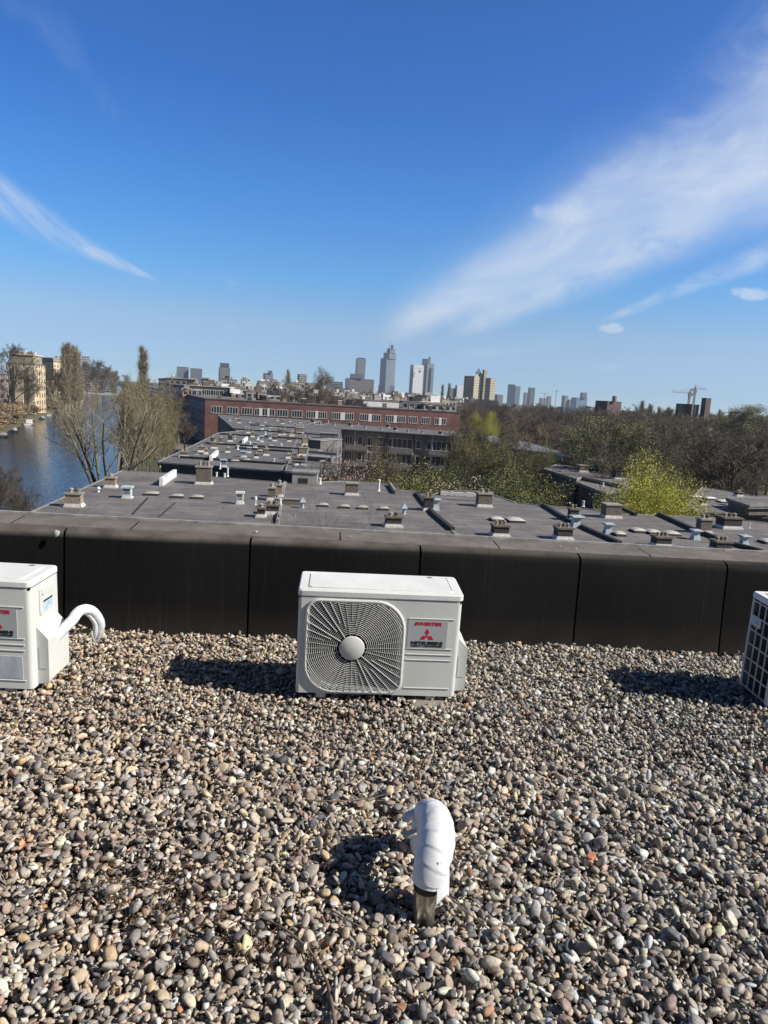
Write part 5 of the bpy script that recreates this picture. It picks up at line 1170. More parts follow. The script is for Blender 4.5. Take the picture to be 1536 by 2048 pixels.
for px, w_ in ((522, 6), (537, 5), (634, 6), (686, 8), (741, 7), (791, 6), (882, 5)):
    p = Ra + rdir * fR(px) * Lr; m = MB(); nR = Vector((rdir.y, -rdir.x, 0)); m.obox(Vector((p.x, p.y, zw)) + nR * .05, rdir * (w_ * p.y / F / 2), nR * .05, (0, 0, 1.15)); m.build('white_panel', M_white, RB)
# street side in shade: four rows of wide windows with bands
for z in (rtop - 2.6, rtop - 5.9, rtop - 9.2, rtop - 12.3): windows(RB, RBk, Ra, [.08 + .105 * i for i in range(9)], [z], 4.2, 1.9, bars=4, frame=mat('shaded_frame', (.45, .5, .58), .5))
for i, px in enumerate((440, 470, 505, 540, 575, 610, 650, 690, 735, 780, 825, 870, 905)):
    p = Ra + rdir * fR(px) * Lr + Vector((-.35, 1, 0)) * (2 + (i * 37 % 5)); kk = p.y / F
    t = thing('chimney', 'small chimney along the roof edge of the red block', 'chimney', (p.x, p.y, rtop), rad(16), 'chimneys along the red block'); m = MB(frame=True); m.box(-.6, .6, -.4, .4, 0, .9 + .5 * (i % 2)); m.build('stack', (M_stack, M_stackw, M_stackd)[i % 3], t); m = MB(frame=True); m.box(-.7, .7, -.5, .5, .9 + .5 * (i % 2), 1.05 + .5 * (i % 2)); m.build('cap', (M_cap, M_white)[i % 2], t)

# ---- right: navy house, roofs beyond the yellow tree, pale roof among trees
ZE = -6.0
E1 = house('terraced_house', 'navy brick house with flat roof left of the yellow tree', 'house', PB((1094, 938), (1152, 957), (1160, 952), (1240, 968), (1262, 950), (1118, 930), z=ZE), ZE, ZG, M_navy, M_roof, over=.4)
E2 = house('terraced_house', 'lower projecting wing of the navy brick house', 'house', PB((1153, 962), (1212, 985), (1262, 972), (1236, 955), (1165, 951), z=ZE - .35), ZE - .35, ZG, M_navy, M_roof, over=.35)
a, b = PB((1094, 938), (1152, 957), z=ZE); windows(E1, a, b, [.3, .62], [-9.0, -12.4], 1.0, 2.2, bars=0, frame=M_con)
a, b = PB((1153, 962), (1212, 985), z=ZE); windows(E2, a, b, [.35, .75], [-9.0, -12.4], 1.0, 2.2, bars=0, frame=M_con)
m = MB(); p = a + (b - a) * .55; m.tube([(p.x + .3, p.y - .3, -6.6), (p.x + .3, p.y - .3, ZG)], .12, 6); m.build('drain_pipe', M_kerb, E2)
chimney(1165, 944, 18, 15, 'brown chimney on the navy house', ZE, 'brown', 0); chimney(1237, 958, 22, 20, 'white capped chimney beside the yellow tree', ZE, 'dark', 3); vent(1200, 960, 3, 8, 'pipe', 'short pipe on the wing of the navy house', ZE - .35, M_dark); vent(1206, 972, 4, 7, 'pipe', 'white pipe on the wing of the navy house', ZE - .35, M_white); vent(1132, 938, 8, 5, 'box', 'low box vent on the navy house', ZE, M_dark)
F1 = house('terraced_house', 'flat roof behind the yellow tree at the right', 'house', PB((1380, 1012), (1400, 1022), (1560, 1030), (1640, 1020), (1560, 1002), (1410, 976), z=ZE), ZE, ZG, M_brown, M_roof, over=.3)
F2 = house('terraced_house', 'raised flat roof section at the right edge', 'house', PB((1458, 996), (1500, 1010), (1600, 1010), (1570, 995), z=ZE + .8), ZE + .8, ZE, M_stack, M_roof, over=.2)
for a in [(1392, 996, 22, 'white dome beside the yellow tree'), (1420, 999, 22, 'white dome second behind the yellow tree'), (1449, 1005, 26, 'largest white dome behind the yellow tree')]: skylight(a[0], a[1], a[2], a[3], ZE, m_=M_white)
chimney(1404, 1010, 12, 10, 'low dark chimney behind the white domes', ZE, 'dark', 0); chimney(1480, 1018, 16, 16, 'dark chimney at the raised roof section', ZE, 'dark', 1); chimney(1476, 993, 12, 9, 'far small chimney on the raised roof section', ZE + .8, 'dark', 1)
G1 = house('terraced_house', 'pale grey flat roof half hidden among the budding trees', 'house', PB((1000, 893), (1090, 905), (1138, 914), (1120, 905), (1050, 884), (960, 868), z=ZE), ZE, ZG, M_brown, mat('pale_roof', (.15, .15, .145), .7, .2, .8), over=.4)

# ================================================================== THE TOWN BEYOND
def corner_poly(xl, xc, xr, Y, zref=0):
    c = aty(xc, 780, Y); l_ = aty(xl, 780, Y); r_ = aty(xr, 780, Y); wl_, wr_ = max(.5, c.x - l_.x), max(.5, r_.x - c.x)
    C = Vector((c.x, Y, 0)); Lp = Vector((c.x - wl_, Y + wr_, 0)); Rp = Vector((c.x + wr_, Y + wl_, 0)); return [C, Rp, Lp + (Rp - C), Lp]
def block(name, label, cat, xl, xc, xr, ytop, Y, wallm, roofm=None, group=None, extra=None, edge=False):
    z = aty(xc, ytop, Y).z; return house(name, label, cat, corner_poly(xl, xc, xr, Y), z, ZG, wallm, roofm or M_roof2, group, 0, slab=.6, edge=edge), z
FB = [facade('town_brown', (.16, .115, .09), frame=(.6, .6, .56)), facade('town_grey', (.28, .27, .25)), facade('town_white', (.62, .61, .57)), facade('town_red', (.20, .09, .065), frame=(.6, .58, .52)), facade('town_tan', (.40, .34, .25), frame=(.6, .58, .5)), facade('town_dark', (.06, .06, .065)), facade('town_buff', (.30, .25, .19))]
RF = [M_roof2, mat('pale_gravel_roof', (.40, .38, .35), .8, .2, .5), mat('white_roof', (.62, .61, .58), .7, .1, .5), M_roof, mat('tile_roof', (.22, .10, .07), .85, .3, 1.)]
R = random.Random(42); cname = ['brown', 'grey', 'white', 'red brick', 'tan', 'dark', 'buff']
NB = 0
def town(px, ytop, Y, wpx, ci, ri):
    global NB; NB += 1
    z = aty(px, ytop, Y).z; w_ = wpx * Y / F; c = aty(px, 780, Y); dpt = R.uniform(9, 16); yaw = rad(20)
    ux, uy = Vector((math.cos(yaw), math.sin(yaw), 0)), Vector((-math.sin(yaw), math.cos(yaw), 0)); C = Vector((c.x, Y, 0))
    P = [C - ux * w_ / 2, C + ux * w_ / 2, C + ux * w_ / 2 + uy * dpt, C - ux * w_ / 2 + uy * dpt]
    t = house('town_house', f'{cname[ci]} walled flat roofed house among the far town roofs', 'house', P, z, ZG, FB[ci], RF[ri], f'{cname[ci]} houses among the far town roofs', .1, slab=.3, edge=(R.random() < .5), trim=M_white if R.random() < .5 else M_kerb)
    for _ in range(R.choice([0, 1, 1, 2])):          # roof housings
        q = C + ux * R.uniform(-.3, .3) * w_ + uy * dpt * .4; a = R.uniform(.8, 2.2); h = R.uniform(1.0, 2.8); m = MB(); m.obox((q.x, q.y, z + h / 2), ux * a, uy * a * .8, (0, 0, h / 2)); m.build('roof_housing', R.choice([M_white, M_con, M_stack, M_dark, M_stackw]), t)
    for _ in range(R.choice([1, 1, 2, 3])):
        q = C + ux * R.uniform(-.42, .42) * w_ + uy * dpt * R.uniform(.1, .8); a = R.uniform(.3, .6); h = R.uniform(.8, 2.0); m = MB(); m.obox((q.x, q.y, z + h / 2), ux * a, uy * a, (0, 0, h / 2)); m.build('chimney', R.choice([M_stackw, M_stack, M_white, M_cap]), t)
    return t
x = 335
while x < 960:                                      # far row, right on the horizon
    w_ = R.uniform(9, 22); town(x, hz(x) - R.uniform(1, 19) * (1 if x < 660 else .3), R.uniform(620, 800), w_, R.choice([1, 2, 2, 4, 6, 0, 1]), R.choice([0, 1, 2, 3])); x += w_ * R.uniform(.6, 1.1)
x = 348
while x < 905:
    w_ = R.uniform(12, 26); town(x, hz(x) + R.uniform(-13, 3) * (1 if x < 640 else .5) + (0 if x < 640 else 2), R.uniform(400, 520), w_, R.choice([0, 1, 2, 2, 4, 6, 4, 1]), R.choice([0, 1, 2, 2, 1])); x += w_ * R.uniform(.6, 1.05)
x = 385
while x < 880:
    w_ = R.uniform(16, 34); town(x, hz(x) + R.uniform(-4, 8), R.uniform(285, 340), w_, R.choice([0, 2, 1, 4, 4, 6, 2, 0]), R.choice([2, 1, 3, 1, 2])); x += w_ * R.uniform(.75, 1.15)
x = 372
while x < 900:
    w_ = R.uniform(13, 24); town(x, hz(x) + R.uniform(5, 14), R.uniform(262, 280), w_, R.choice([0, 1, 3, 4, 6, 2, 0]), R.choice([0, 1, 3, 1, 2])); x += w_ * R.uniform(.9, 1.5)
# canal side continuation beyond the red block
D2a = Vector((ra.x, ra.y, 0)) + CD * 66 - Vector((1.0, 0, 0)); rt2 = aty(372, 770, D2a.y).z
D2 = house('apartment_block', 'tall brown canal side block with pale corner beyond the red block', 'building', [D2a, D2a + rdir * 17, D2a + rdir * 17 + CD * 90, D2a + CD * 90], rt2, ZG, facade('town_brown2', (.10, .075, .065), frame=(.5, .5, .48), fh=3.3, bw=3), M_roof, over=.2, trim=M_white)
m = MB(); m.prism([(p.x, p.y) for p in (D2a - rdir * .15 - CD * .3, D2a + rdir * 1.8 - CD * .3, D2a + rdir * 1.8, D2a - rdir * .15)], ZG, rt2 - .3); m.build('pale_corner', mat('pale_render', (.42, .40, .37), .8, .2, 1.), D2)
windows(D2, D2a, D2a + rdir * 17, [.3, .5, .7], [rt2 - 2.4], 2.2, 2.0, bars=2)
D3a = D2a + CD * 96 - Vector((.5, 0, 0)); rt3 = aty(345, 756, D3a.y).z
D3 = house('apartment_block', 'far canal side block with a long white cornice', 'building', [D3a, D3a + rdir * 13, D3a + rdir * 13 + CD * 120, D3a + CD * 120], rt3, ZG, facade('town_brown3', (.13, .095, .08), frame=(.6, .58, .55), fh=3.3, bw=3), M_roof, over=.4, trim=M_white)
D4a = D3a + CD * 130; D4 = house('apartment_block', 'farthest brown block lining the canal street', 'building', [D4a, D4a + rdir * 13, D4a + rdir * 13 + CD * 500, D4a + CD * 500], -2.5, ZG, facade('town_brown3', (.1, .1, .1)), M_roof, over=.2)
# white stepped block above the red roof (right)
wb, wz = block('apartment_block', 'white rendered block with roof structures behind the red block', 'building', 700, 727, 800, 799, 262, mat('white_render', (.60, .60, .60), .7, .08, .4), RF[0], edge=True)
block('apartment_block', 'grey stepped block with small windows right of the white one', 'building', 845, 850, 912, 808, 250, facade('town_greyw', (.40, .39, .38), frame=(.7, .7, .68)), RF[3], edge=True); block('apartment_block', 'dark stepped block between white and grey ones', 'building', 800, 806, 848, 802, 256, facade('town_dk2', (.09, .09, .095), frame=(.5, .5, .5)), RF[0], edge=True)

# ---- skyline towers
def glassy(name, wallc, gl, fh=3.6, bw=3.2, fz=(.25, .75), fx=(.0, 1.)): return facade(name, wallc, gl, fh, bw, fz, fx, gr=.25, rough=.6)
g1 = glassy('tower_blue', (.22, .25, .28), (.10, .13, .17)); g2 = glassy('tower_dark', (.09, .11, .14), (.05, .065, .09)); g3 = glassy('tower_white', (.74, .75, .75), (.50, .52, .53), fz=(.45, .65)); g4 = glassy('tower_green', (.26, .28, .28), (.15, .17, .18)); g5 = facade('tower_tan', (.42, .36, .26), (.16, .14, .11), 3.2, 3.4, (.35, .7), (.2, .8)); g6 = glassy('tower_teal', (.20, .28, .30), (.10, .16, .18)); g7 = glassy('tower_grey', (.20, .21, .23), (.12, .13, .15))
def tower(label, Y, pieces, group=None):
    xl, xc, xr = pieces[0][:3]; c = aty(xc, 780, Y); t = thing('office_tower', label, 'tower', (c.x, Y, ZG), 0, group)
    for i, (xl, xc, xr, y0, y1, m_, nm) in enumerate(pieces):
        P = ccw([(p.x, p.y) for p in corner_poly(xl, xc, xr, Y)]); z1 = aty(xc, y0, Y).z; z0 = ZG if y1 is None else aty(xc, y1, Y).z; MB().prism(P, z0, z1, mtop=0).build(nm, m_, t)
    return t
T = tower('tallest skyline tower with stepped top and spire', 2600, [(757.5, 770, 788, 716, None, g1, 'shaft'), (763, 775, 788.5, 705, 717, g1, 'stepped_top'), (769, 776, 786, 697.5, 705, g1, 'stepped_top'), (777, 779, 782, 689.5, 697.5, g2, 'spire'), (771, 773, 776, 696, 702, g2, 'roof_box'), (756, 768, 789, 770, None, g2, 'podium')])
m = MB(); p = aty(780, 690, 2600); m.tube([p - Vector((0, 0, 10)), p + Vector((0, 0, 14))], [2.0, .6], 5); m.build('antenna', M_con, T)
tower('slim grey slab tower standing on the brown block', 2300, [(708, 713, 728.5, 717, None, g7, 'shaft'), (710, 714, 727, 715, 717, g2, 'roof_box')])
tower('wide brown office block below the slim grey tower', 1500, [(686, 697, 747, 756, None, facade('office_brown', (.22, .19, .17), (.12, .11, .11), 3.6, 3, (.3, .7), (.0, 1.)), 'shaft'), (697, 700, 724, 747, 756, g7, 'roof_box')])
tower('bright white tower with a grey emblem near its top', 2200, [(818, 824.5, 845, 729, None, g3, 'shaft'), (819.5, 822, 826, 737, None, g2, 'side_wing')])
tt = bpy.context.scene.objects; wt_ = [o for o in COL.objects if o.get('label') == 'bright white tower with a grey emblem near its top'][0]
m = MB(); p0 = aty(838.5, 743, 2200 - 2); m.add([tuple(p0 + Vector((math.cos(a) * 3.6 + 1.2, 6., math.sin(a) * 4.6)) + Vector((0, -8, 0))) for a in [2 * math.pi * k / 12 for k in range(12)]], [tuple(range(12))]); m.build('emblem', mat('emblem_grey', (.25, .27, .3), .6, .05), wt_)
m = MB(); p0 = aty(829, 736, 2190); m.obox(p0 + Vector((11, 2, 0)), (11, 5.4, 0), (.05, -.1, 0), (0, 0, 1.2)); m.build('lettering_band', mat('emblem_grey2', (.35, .37, .4), .6, .05), wt_)
tower('dark grey tower with stepped roof right behind the white one', 2400, [(846, 851, 865, 726, None, g4, 'shaft'), (841, 843, 852, 717, None, g2, 'side_wing'), (853, 855, 858, 713.5, 726, g1, 'lift_tower'), (858, 860, 865.5, 735, None, g1, 'side_wing')])
tower('tan tower block with a shaded side, left of the slim shafts', 900, [(928, 947, 959.5, 752, None, g5, 'shaft'), (948, 949, 951, 751, 752, g5, 'roof_box')])
T = tower('slim dark stair towers between the two tan blocks', 930, [(955, 959, 963, 748, None, g2, 'shaft'), (963, 966, 972.5, 739, None, g5, 'shaft')])
p = aty(959, 748, 930); z = p.z; m = MB(); m.add([(p.x - 4, p.y, z), (p.x + 3, p.y + 2, z), (p.x + 1, p.y + 7, z), (p.x - 5, p.y + 6, z), (p.x - .6, p.y + 3, z + 8)], [(0, 1, 4), (1, 2, 4), (2, 3, 4), (3, 0, 4)]); m.build('pointed_roof', g2, T)
tower('tan tower block right of the slim shafts', 880, [(971, 980, 991, 756, None, g5, 'shaft')])
tower('low white block between the grey tower and the tan one', 1400, [(911, 914, 927, 770, None, mat('white_far', (.7, .7, .7), .7, .1), 'shaft'), (897, 900, 911, 776, None, g7, 'side_wing')])
tower('teal glass tower with an open frame at its right', 3000, [(1016, 1029, 1034, 769, None, g6, 'shaft'), (1029, 1031, 1041, 772, None, g1, 'side_wing')])
tower('dark slab tower right of the teal glass tower', 3200, [(1058, 1061, 1071, 775, None, g2, 'shaft'), (1049, 1051, 1058, 785, None, g7, 'side_wing')])
tower('low rounded grey block left of the teal tower', 1800, [(992, 996, 1008, 789, None, g7, 'shaft')])
tower('low grey pair under the small far cranes', 3400, [(1082, 1084, 1094, 796, None, g7, 'shaft'), (1096, 1098, 1105, 792, None, g7, 'side_wing')])
tower('grey rounded block beside the blue glass block', 2600, [(1127, 1131, 1139, 791, None, g7, 'shaft'), (1139, 1141, 1150, 799, None, g1, 'side_wing')])
tower('broad blue glass block with a square roof tower', 2200, [(1150, 1155, 1178, 795, None, glassy('tower_blueg', (.20, .30, .42), (.14, .22, .32)), 'shaft'), (1164, 1166, 1175.5, 785, 796, g7, 'lift_tower')])
tower('blue grey office block rising at the left of the skyline', 1300, [(432, 439, 458, 734, None, g7, 'shaft'), (435, 441, 456, 725.5, 734, g2, 'roof_box')])
tower('low blue glass block at the far left of the skyline', 1500, [(347, 353, 375, 733, None, g1, 'shaft'), (375, 380, 402, 736, None, g1, 'side_wing')])
tower('grey block with a mast in the left skyline', 1400, [(523, 530, 544, 746, None, g7, 'shaft'), (534, 537, 543, 741, 746, g2, 'roof_box')])
tower('low grey building with flat roof left of the brown office block', 1100, [(645, 650, 685, 762, None, g7, 'shaft'), (592, 598, 612, 748, None, FB[1], 'side_wing')])
M_pbrick = facade('purple_brick', (.13, .085, .085), (.10, .08, .08), 3.2, 6., (.4, .6), (.4, .6))
tower('purple brown brick block with a chimney at the right skyline', 330, [(1203, 1218, 1251, 802, None, M_pbrick, 'shaft'), (1228, 1231, 1236, 792, 803, M_pbrick, 'chimney')])
tower('dark brick block with a tall stair tower at the right skyline', 300, [(1366, 1388, 1413, 808.5, None, facade('dark_brick2', (.10, .075, .07), (.14, .12, .11), 50, 6., (.0, 1.), (.35, .7)), 'shaft'), (1411, 1415, 1427, 796, None, M_pbrick, 'stair_tower')])
tower('low pale buildings behind the park trees at the right', 900, [(1180, 1185, 1203, 813, None, FB[2], 'shaft')]); tower('long low dark building behind the trees before the tan blocks', 700, [(915, 925, 1000, 797, None, facade('dark_low', (.05, .045, .045)), 'shaft')])
M_crane = mat('crane_steel', (.35, .30, .24), .6, .1)
def crane(px, pytop, Y, jl, jr, label, tiltpx):
    b = aty(px, pytop, Y); t = thing('tower_crane', label, 'crane', (b.x, Y, ZG), 0, 'tower cranes over the park trees'); top = b.z; m = MB(); r = .55
    for sx_ in (-1, 1):
        for sy_ in (-1, 1): m.tube([(b.x + sx_ * r, Y + sy_ * r, ZG), (b.x + sx_ * r, Y + sy_ * r, top)], .22, 4)
    k = ZG + 2
    while k < top - 2: m.tube([(b.x - r, Y - r, k), (b.x + r, Y - r, k + 2)], .14, 3); m.tube([(b.x + r, Y - r, k), (b.x + r, Y + r, k + 2)], .14, 3); k += 2
    m.build('mast', M_crane, t); q = Y / F; zz = top - 1.2; m = MB(); A, B = (b.x - jl * q, Y, zz + tiltpx * q * jl / 30), (b.x + jr * q, Y, zz - tiltpx * q * jr / 30)
    m.tube([A, B], .26, 4); m.tube([(b.x, Y, top + 2.2), (b.x - jl * q * .6, Y, zz + .8)], .1, 3); m.tube([(b.x, Y, top + 2.2), (b.x + jr * q * .6, Y, zz + .8)], .1, 3); m.tube([(A[0], Y, A[2] + 1.0), (B[0], Y, B[2] + 1.0)], .12, 3); m.build('jib', M_crane, t)
    m = MB(); m.tube([(b.x, Y, top - 1), (b.x, Y, top + 2.4)], [.5, .15], 4); m.build('tower_peak', M_crane, t)
    cwx = b.x + (7 if jl > jr else -7) * q; m = MB(); m.box(cwx - 1, cwx + 1, Y - .8, Y + .8, zz - 1.8, zz); m.build('counterweight', M_con, t); m = MB(); m.box(b.x - 1.1, b.x + 1.1, Y - 1.4, Y + .6, top - 4.2, top - 2); m.build('cabin', M_con, t)
crane(1380, 783, 560, 36, 9, 'left tower crane with its long jib pointing left', .4); crane(1391, 775, 600, 8, 22, 'right tower crane with its jib pointing right', -1.0)
crane(1090, 786, 1900, 8, 14, 'tiny far crane left one above the low grey pair', 0); crane(1113, 781, 1900, 4, 10, 'tiny far crane right one above the park', 0)

# ================================================================== LEFT BANK
M_ylw = facade('yellow_stone', (.60, .49, .31), (.07, .06, .05), 3.4, 3.0, (.2, .75), (.33, .67), rough=.85); M_ylp = mat('yellow_ashlar', (.62, .53, .36), .85, .15, .4)
def lb(px, py, Y): return aty(px, py, Y)
def mansion(label, xl, xc, xr, ytop, yroof, Y, bays):
    t, z = block('mansion', label, 'building', xl, xc, xr, ytop, Y, M_ylw, mat('slate', (.12, .12, .125), .7, .2, .6), edge=True)
    P = corner_poly(xl, xc, xr, Y); zr = aty(xc, yroof, Y).z; q = [(p.x, p.y) for p in offset_v(P, -1.0)]
    MB().prism(ccw(q), z, zr, bot=False).build('attic', mat('attic_stone', (.33, .28, .20), .8, .2, .5), t)
    MB().prism(ccw([(p.x, p.y) for p in offset_v(P, -.6)]), zr, zr + .5).build('attic_cornice', M_ylp, t)
    for k in range(9):
        p = P[0] + (P[1] - P[0]) * ((k + .5) / 9) + Vector((-.2, 2, 0)); m = MB(); m.box(p.x - .5, p.x + .5, p.y - .5, p.y + .5, zr + .5, zr + 1.6 + .4 * (k % 2)); m.build('chimney', (M_cap, M_stackw, M_white)[k % 3], t)
    for f, w_ in bays:
        p = P[0] + (P[1] - P[0]) * f; d = (P[1] - P[0]).normalized(); n_ = Vector((d.y, -d.x, 0)); m = MB(); m.obox((p.x + n_.x * .6, p.y + n_.y * .6, (ZG + z) / 2 - .6), d * w_, n_ * .6, (0, 0, (z - ZG) / 2 - .2)); m.build('bay', M_ylp, t)
    return t
def offset_v(P, d): return [Vector((a, b, 0)) for a, b in offset([(p.x, p.y) for p in ccw(P)], d)]
mansion('large yellow stone mansion with slate attic on the left canal bank', 8, 14, 68, 725, 708, 330, [(.45, 1.8), (.9, 1.3)])
mansion('smaller yellow stone mansion beyond the first one', 70, 108, 119, 722, 717, 520, [])
block('town_house', 'pale brick house at the left picture edge', 'building', -60, -40, 4, 745, 300, facade('pale_brick', (.40, .32, .29), (.1, .09, .09)), group=None)
block('town_house', 'tall grey blocks behind the poplars across the canal', 'building', 160, 164, 178, 712, 1100, facade('pale_grey_far', (.45, .44, .46)), group=None)
for i, (xl, xr, yt, Y) in enumerate([(180, 205, 735, 900), (200, 232, 742, 1000), (120, 150, 740, 700), (150, 178, 738, 800)]): town((xl + xr) / 2, yt, Y, xr - xl, [6, 1, 0, 4][i], 0)
# bridge
Yb = 560; b0 = canal(CL - 14, 0); sB = Yb / CD.y
def cn(c, s, z): p = canal(c, s); return Vector((p.x, p.y, z))
br = thing('bridge', 'low pale bridge crossing the canal', 'bridge', cn((CL + CRR) / 2, sB, ZW))
zb = aty(200, 789, Yb).z
acr = Vector((1, .10, 0)).normalized(); cB = cn((CL + CRR) / 2, sB, zb)
m = MB(); m.obox(cB + Vector((-6, 0, -.5)), acr * 26, CD * 4.5, (0, 0, .6)); m.build('deck', M_con, br)
for s_ in (-1, 1): m = MB(); m.obox(cB + Vector((-6, 0, .55)) + CD * s_ * 4.4, acr * 26, CD * .2, (0, 0, .55)); m.build('balustrade', mat('pale_stone', (.62, .58, .52), .7, .1, .5), br)
for k in (-12, 0, 12): m = MB(); m.obox(cB + acr * k + Vector((0, 0, (ZW - zb) / 2 - .6)), acr * 1.2, CD * 4.2, (0, 0, (zb - ZW) / 2 + .5)); m.build('pier', M_con, br)

# boats along the left bank
M_hullw = mat('white_hull', (.72, .72, .70), .4, .05); M_hulld = mat('dark_hull', (.03, .04, .06), .4, .2); M_cover = mat('grey_boat_cover', (.30, .33, .35), .8, .2, 2.); M_wood = mat('varnished_wood', (.25, .13, .07), .5, .2, 3.); M_bluec = mat('blue_boat_cover', (.05, .10, .22), .8, .2, 2.)
def boat(px, py, L, label, hull, top, style):
    p = onz(px, py, ZW); p.x = CL + 1.9 - .3735 * p.y; L *= 1.3; t = thing('boat', label, 'boat', p, math.atan2(CD.y, CD.x), 'boats moored along the left bank'); B = L * .30; N = 9; vs = []; pr = []
    for i in range(N):
        s = i / (N - 1); w_ = B / 2 * (1 - max(0, (s - .45) / .55) ** 2.2) * (1 if s > .05 else .9) + .02; x = L * (s - .5); h = .55 + .35 * s ** 2
        vs += [(x, -w_ * .6, -.15), (x, -w_, .3), (x, -w_ * 1.05, h), (x, w_ * 1.05, h), (x, w_, .3), (x, w_ * .6, -.15)]; pr.append((x, w_, h))
    m = MB(frame=True); m.add(vs, [(i * 6 + k, i * 6 + k + 1, (i + 1) * 6 + k + 1, (i + 1) * 6 + k) for i in range(N - 1) for k in (0, 1, 3, 4)] + [(0, 5, 4, 3, 2, 1)]); m.build('hull', hull, t)
    m = MB(frame=True); dk = []
    for x, w_, h in pr: dk += [(x, -w_, h - .04), (x, 0, h + (.35 if style == 'cover' else .02)), (x, w_, h - .04)]
    m.add(dk, [(i * 3 + k, i * 3 + k + 1, (i + 1) * 3 + k + 1, (i + 1) * 3 + k) for i in range(N - 1) for k in (0, 1)]); m.build('cover' if style == 'cover' else 'deck', top if style == 'cover' else M_wood, t)
    if style == 'cabin':
        m = MB(frame=True); m.rbox(-L * .25, L * .22, -B * .36, B * .36, .6, 1.9, .25); m.build('cabin', top, t)
        for s_ in (-1, 1): m = MB(frame=True); m.box(-L * .2, L * .17, s_ * B * .36 - .02, s_ * B * .36 + .02, 1.15, 1.6); m.build('cabin_window', M_glass, t)
    if style == 'open':
        m = MB(frame=True); m.box(-L * .1, L * .12, -B * .3, B * .3, .6, 1.05); m.build('console', top, t)
for a in [(6, 882, 5.5, 'small boat with grey cover cut by the left edge', M_hullw, M_cover, 'cover'), (30, 874, 6.5, 'longer dark boat second from the left edge', M_hulld, M_cover, 'open'), (46, 864, 5, 'low boat tied behind the longer dark boat', M_hulld, M_cover, 'cover'), (72, 850, 7.5, 'biggest white cabin boat on the left bank', M_hullw, M_hullw, 'cabin'), (90, 838, 6, 'dark boat right ahead of the white cabin boat', M_hulld, M_cover, 'cover'), (103, 831, 6, 'white open boat in the middle of the moored row', M_hullw, M_cover, 'open'),
          (115, 824, 6, 'dark covered boat past the middle of the moored row', M_hulld, M_bluec, 'cover'), (124, 819, 6, 'pale boat before the bright white one', M_hullw, M_cover, 'cover'), (138, 811, 7, 'bright white boat farther along the bank', M_hullw, M_hullw, 'open'), (154, 802, 7, 'small white boat near the bridge', M_hullw, M_hullw, 'cabin'), (163, 800, 7, 'small pale boat nearest the bridge', M_hullw, M_cover, 'cover')]: boat(*a)
# parked cars on the quay street
def car(px, py, label, paint, z=ZG + .02):
    p = onz(px, py, z); t = thing('parked_car', label, 'car', p, math.atan2(CD.y, CD.x), 'cars parked along the quay street'); L = 4.3
    prof = [(-2.15, .35), (-2.15, .80), (-2.0, .95), (-1.5, 1.0), (1.0, .98), (2.0, .80), (2.15, .6), (2.15, .35)]
    m = MB(frame=True); n_ = len(prof); m.add([(x, y, zz) for y in (-.86, .86) for x, zz in prof], [tuple(range(n_)), tuple(range(n_, 2 * n_))[::-1]] + [(i, n_ + i, n_ + (i + 1) % n_, (i + 1) % n_) for i in range(n_)]); m.build('body', paint, t)
    cb = [(-1.75, .98, .82), (1.05, .98, .82), (.45, 1.45, .66), (-1.3, 1.45, .66)]
    m = MB(frame=True); m.add([(x, -w, zz) for x, zz, w in cb] + [(x, w, zz) for x, zz, w in cb], [(0, 1, 2, 3), (7, 6, 5, 4), (0, 4, 5, 1), (1, 5, 6, 2), (2, 6, 7, 3), (3, 7, 4, 0)]); m.build('cabin_glass', M_glass, t)
    m = MB(frame=True); m.box(-1.28, .43, -.64, .64, 1.44, 1.49); m.build('roof_panel', paint, t)
    for x in (-1.35, 1.35):
        for s_ in (-1, 1): m = MB(frame=True); m.tube([(x, s_ * .70, .33), (x, s_ * .90, .33)], .33, 12); m.build('wheel', M_dark, t)
pc = [mat('car_white', (.7, .7, .7), .3, .03), mat('car_blue', (.08, .12, .22), .3, .05), mat('car_grey', (.25, .26, .28), .3, .05), mat('car_black', (.02, .02, .025), .3, .05)]
for a in [(374, 868, 'grey car parked at the foot of the red block', pc[2]), (384, 882, 'dark blue car parked nearest along the quay street', pc[1]), (366, 856, 'white car parked farther up the quay street', pc[0]), (360, 846, 'black car parked behind the white car', pc[3]), (354, 837, 'grey car parked farthest up the quay street', pc[2])]: car(*a)

# ================================================================== VEGETATION
# canal side trees on our bank
tree_px('canal', 218, 706, 88, 'large bare many stemmed tree leaning over the canal', yaw=1.0, wide=.92)
tree_px('willow', 276, 748, 104, 'olive budding tree behind the bare many stemmed tree', wide=.55); tree_px('willow', 304, 778, 112, 'olive budding tree closest to the quay street', wide=.55); tree_px('willow', 328, 812, 122, 'low olive budding tree beside the quay street', wide=.55)
tree_px('poplar', 288, 690, 330, 'lone tall poplar rising above the canal trees', name='poplar_tree', v=0, wide=1.15)
for i in range(14):
    s = 150 + 40 * i; p = canal(CRR + 3.5 + (i % 3), s); tree('bare' if i % 3 else 'bud', (p.x, p.y, ZG), 13 + (i * 37 % 5), 'bare tree in the row along the quay street', 'trees along the quay street', v=i)
for i in range(9):
    p = canal(CRR + 17, 190 + 24 * i); tree('bare', (p.x, p.y, ZG), 11 + (i * 3 % 4), 'bare tree on the pavement before the canal blocks', 'pavement trees before the canal blocks', v=i + 1)
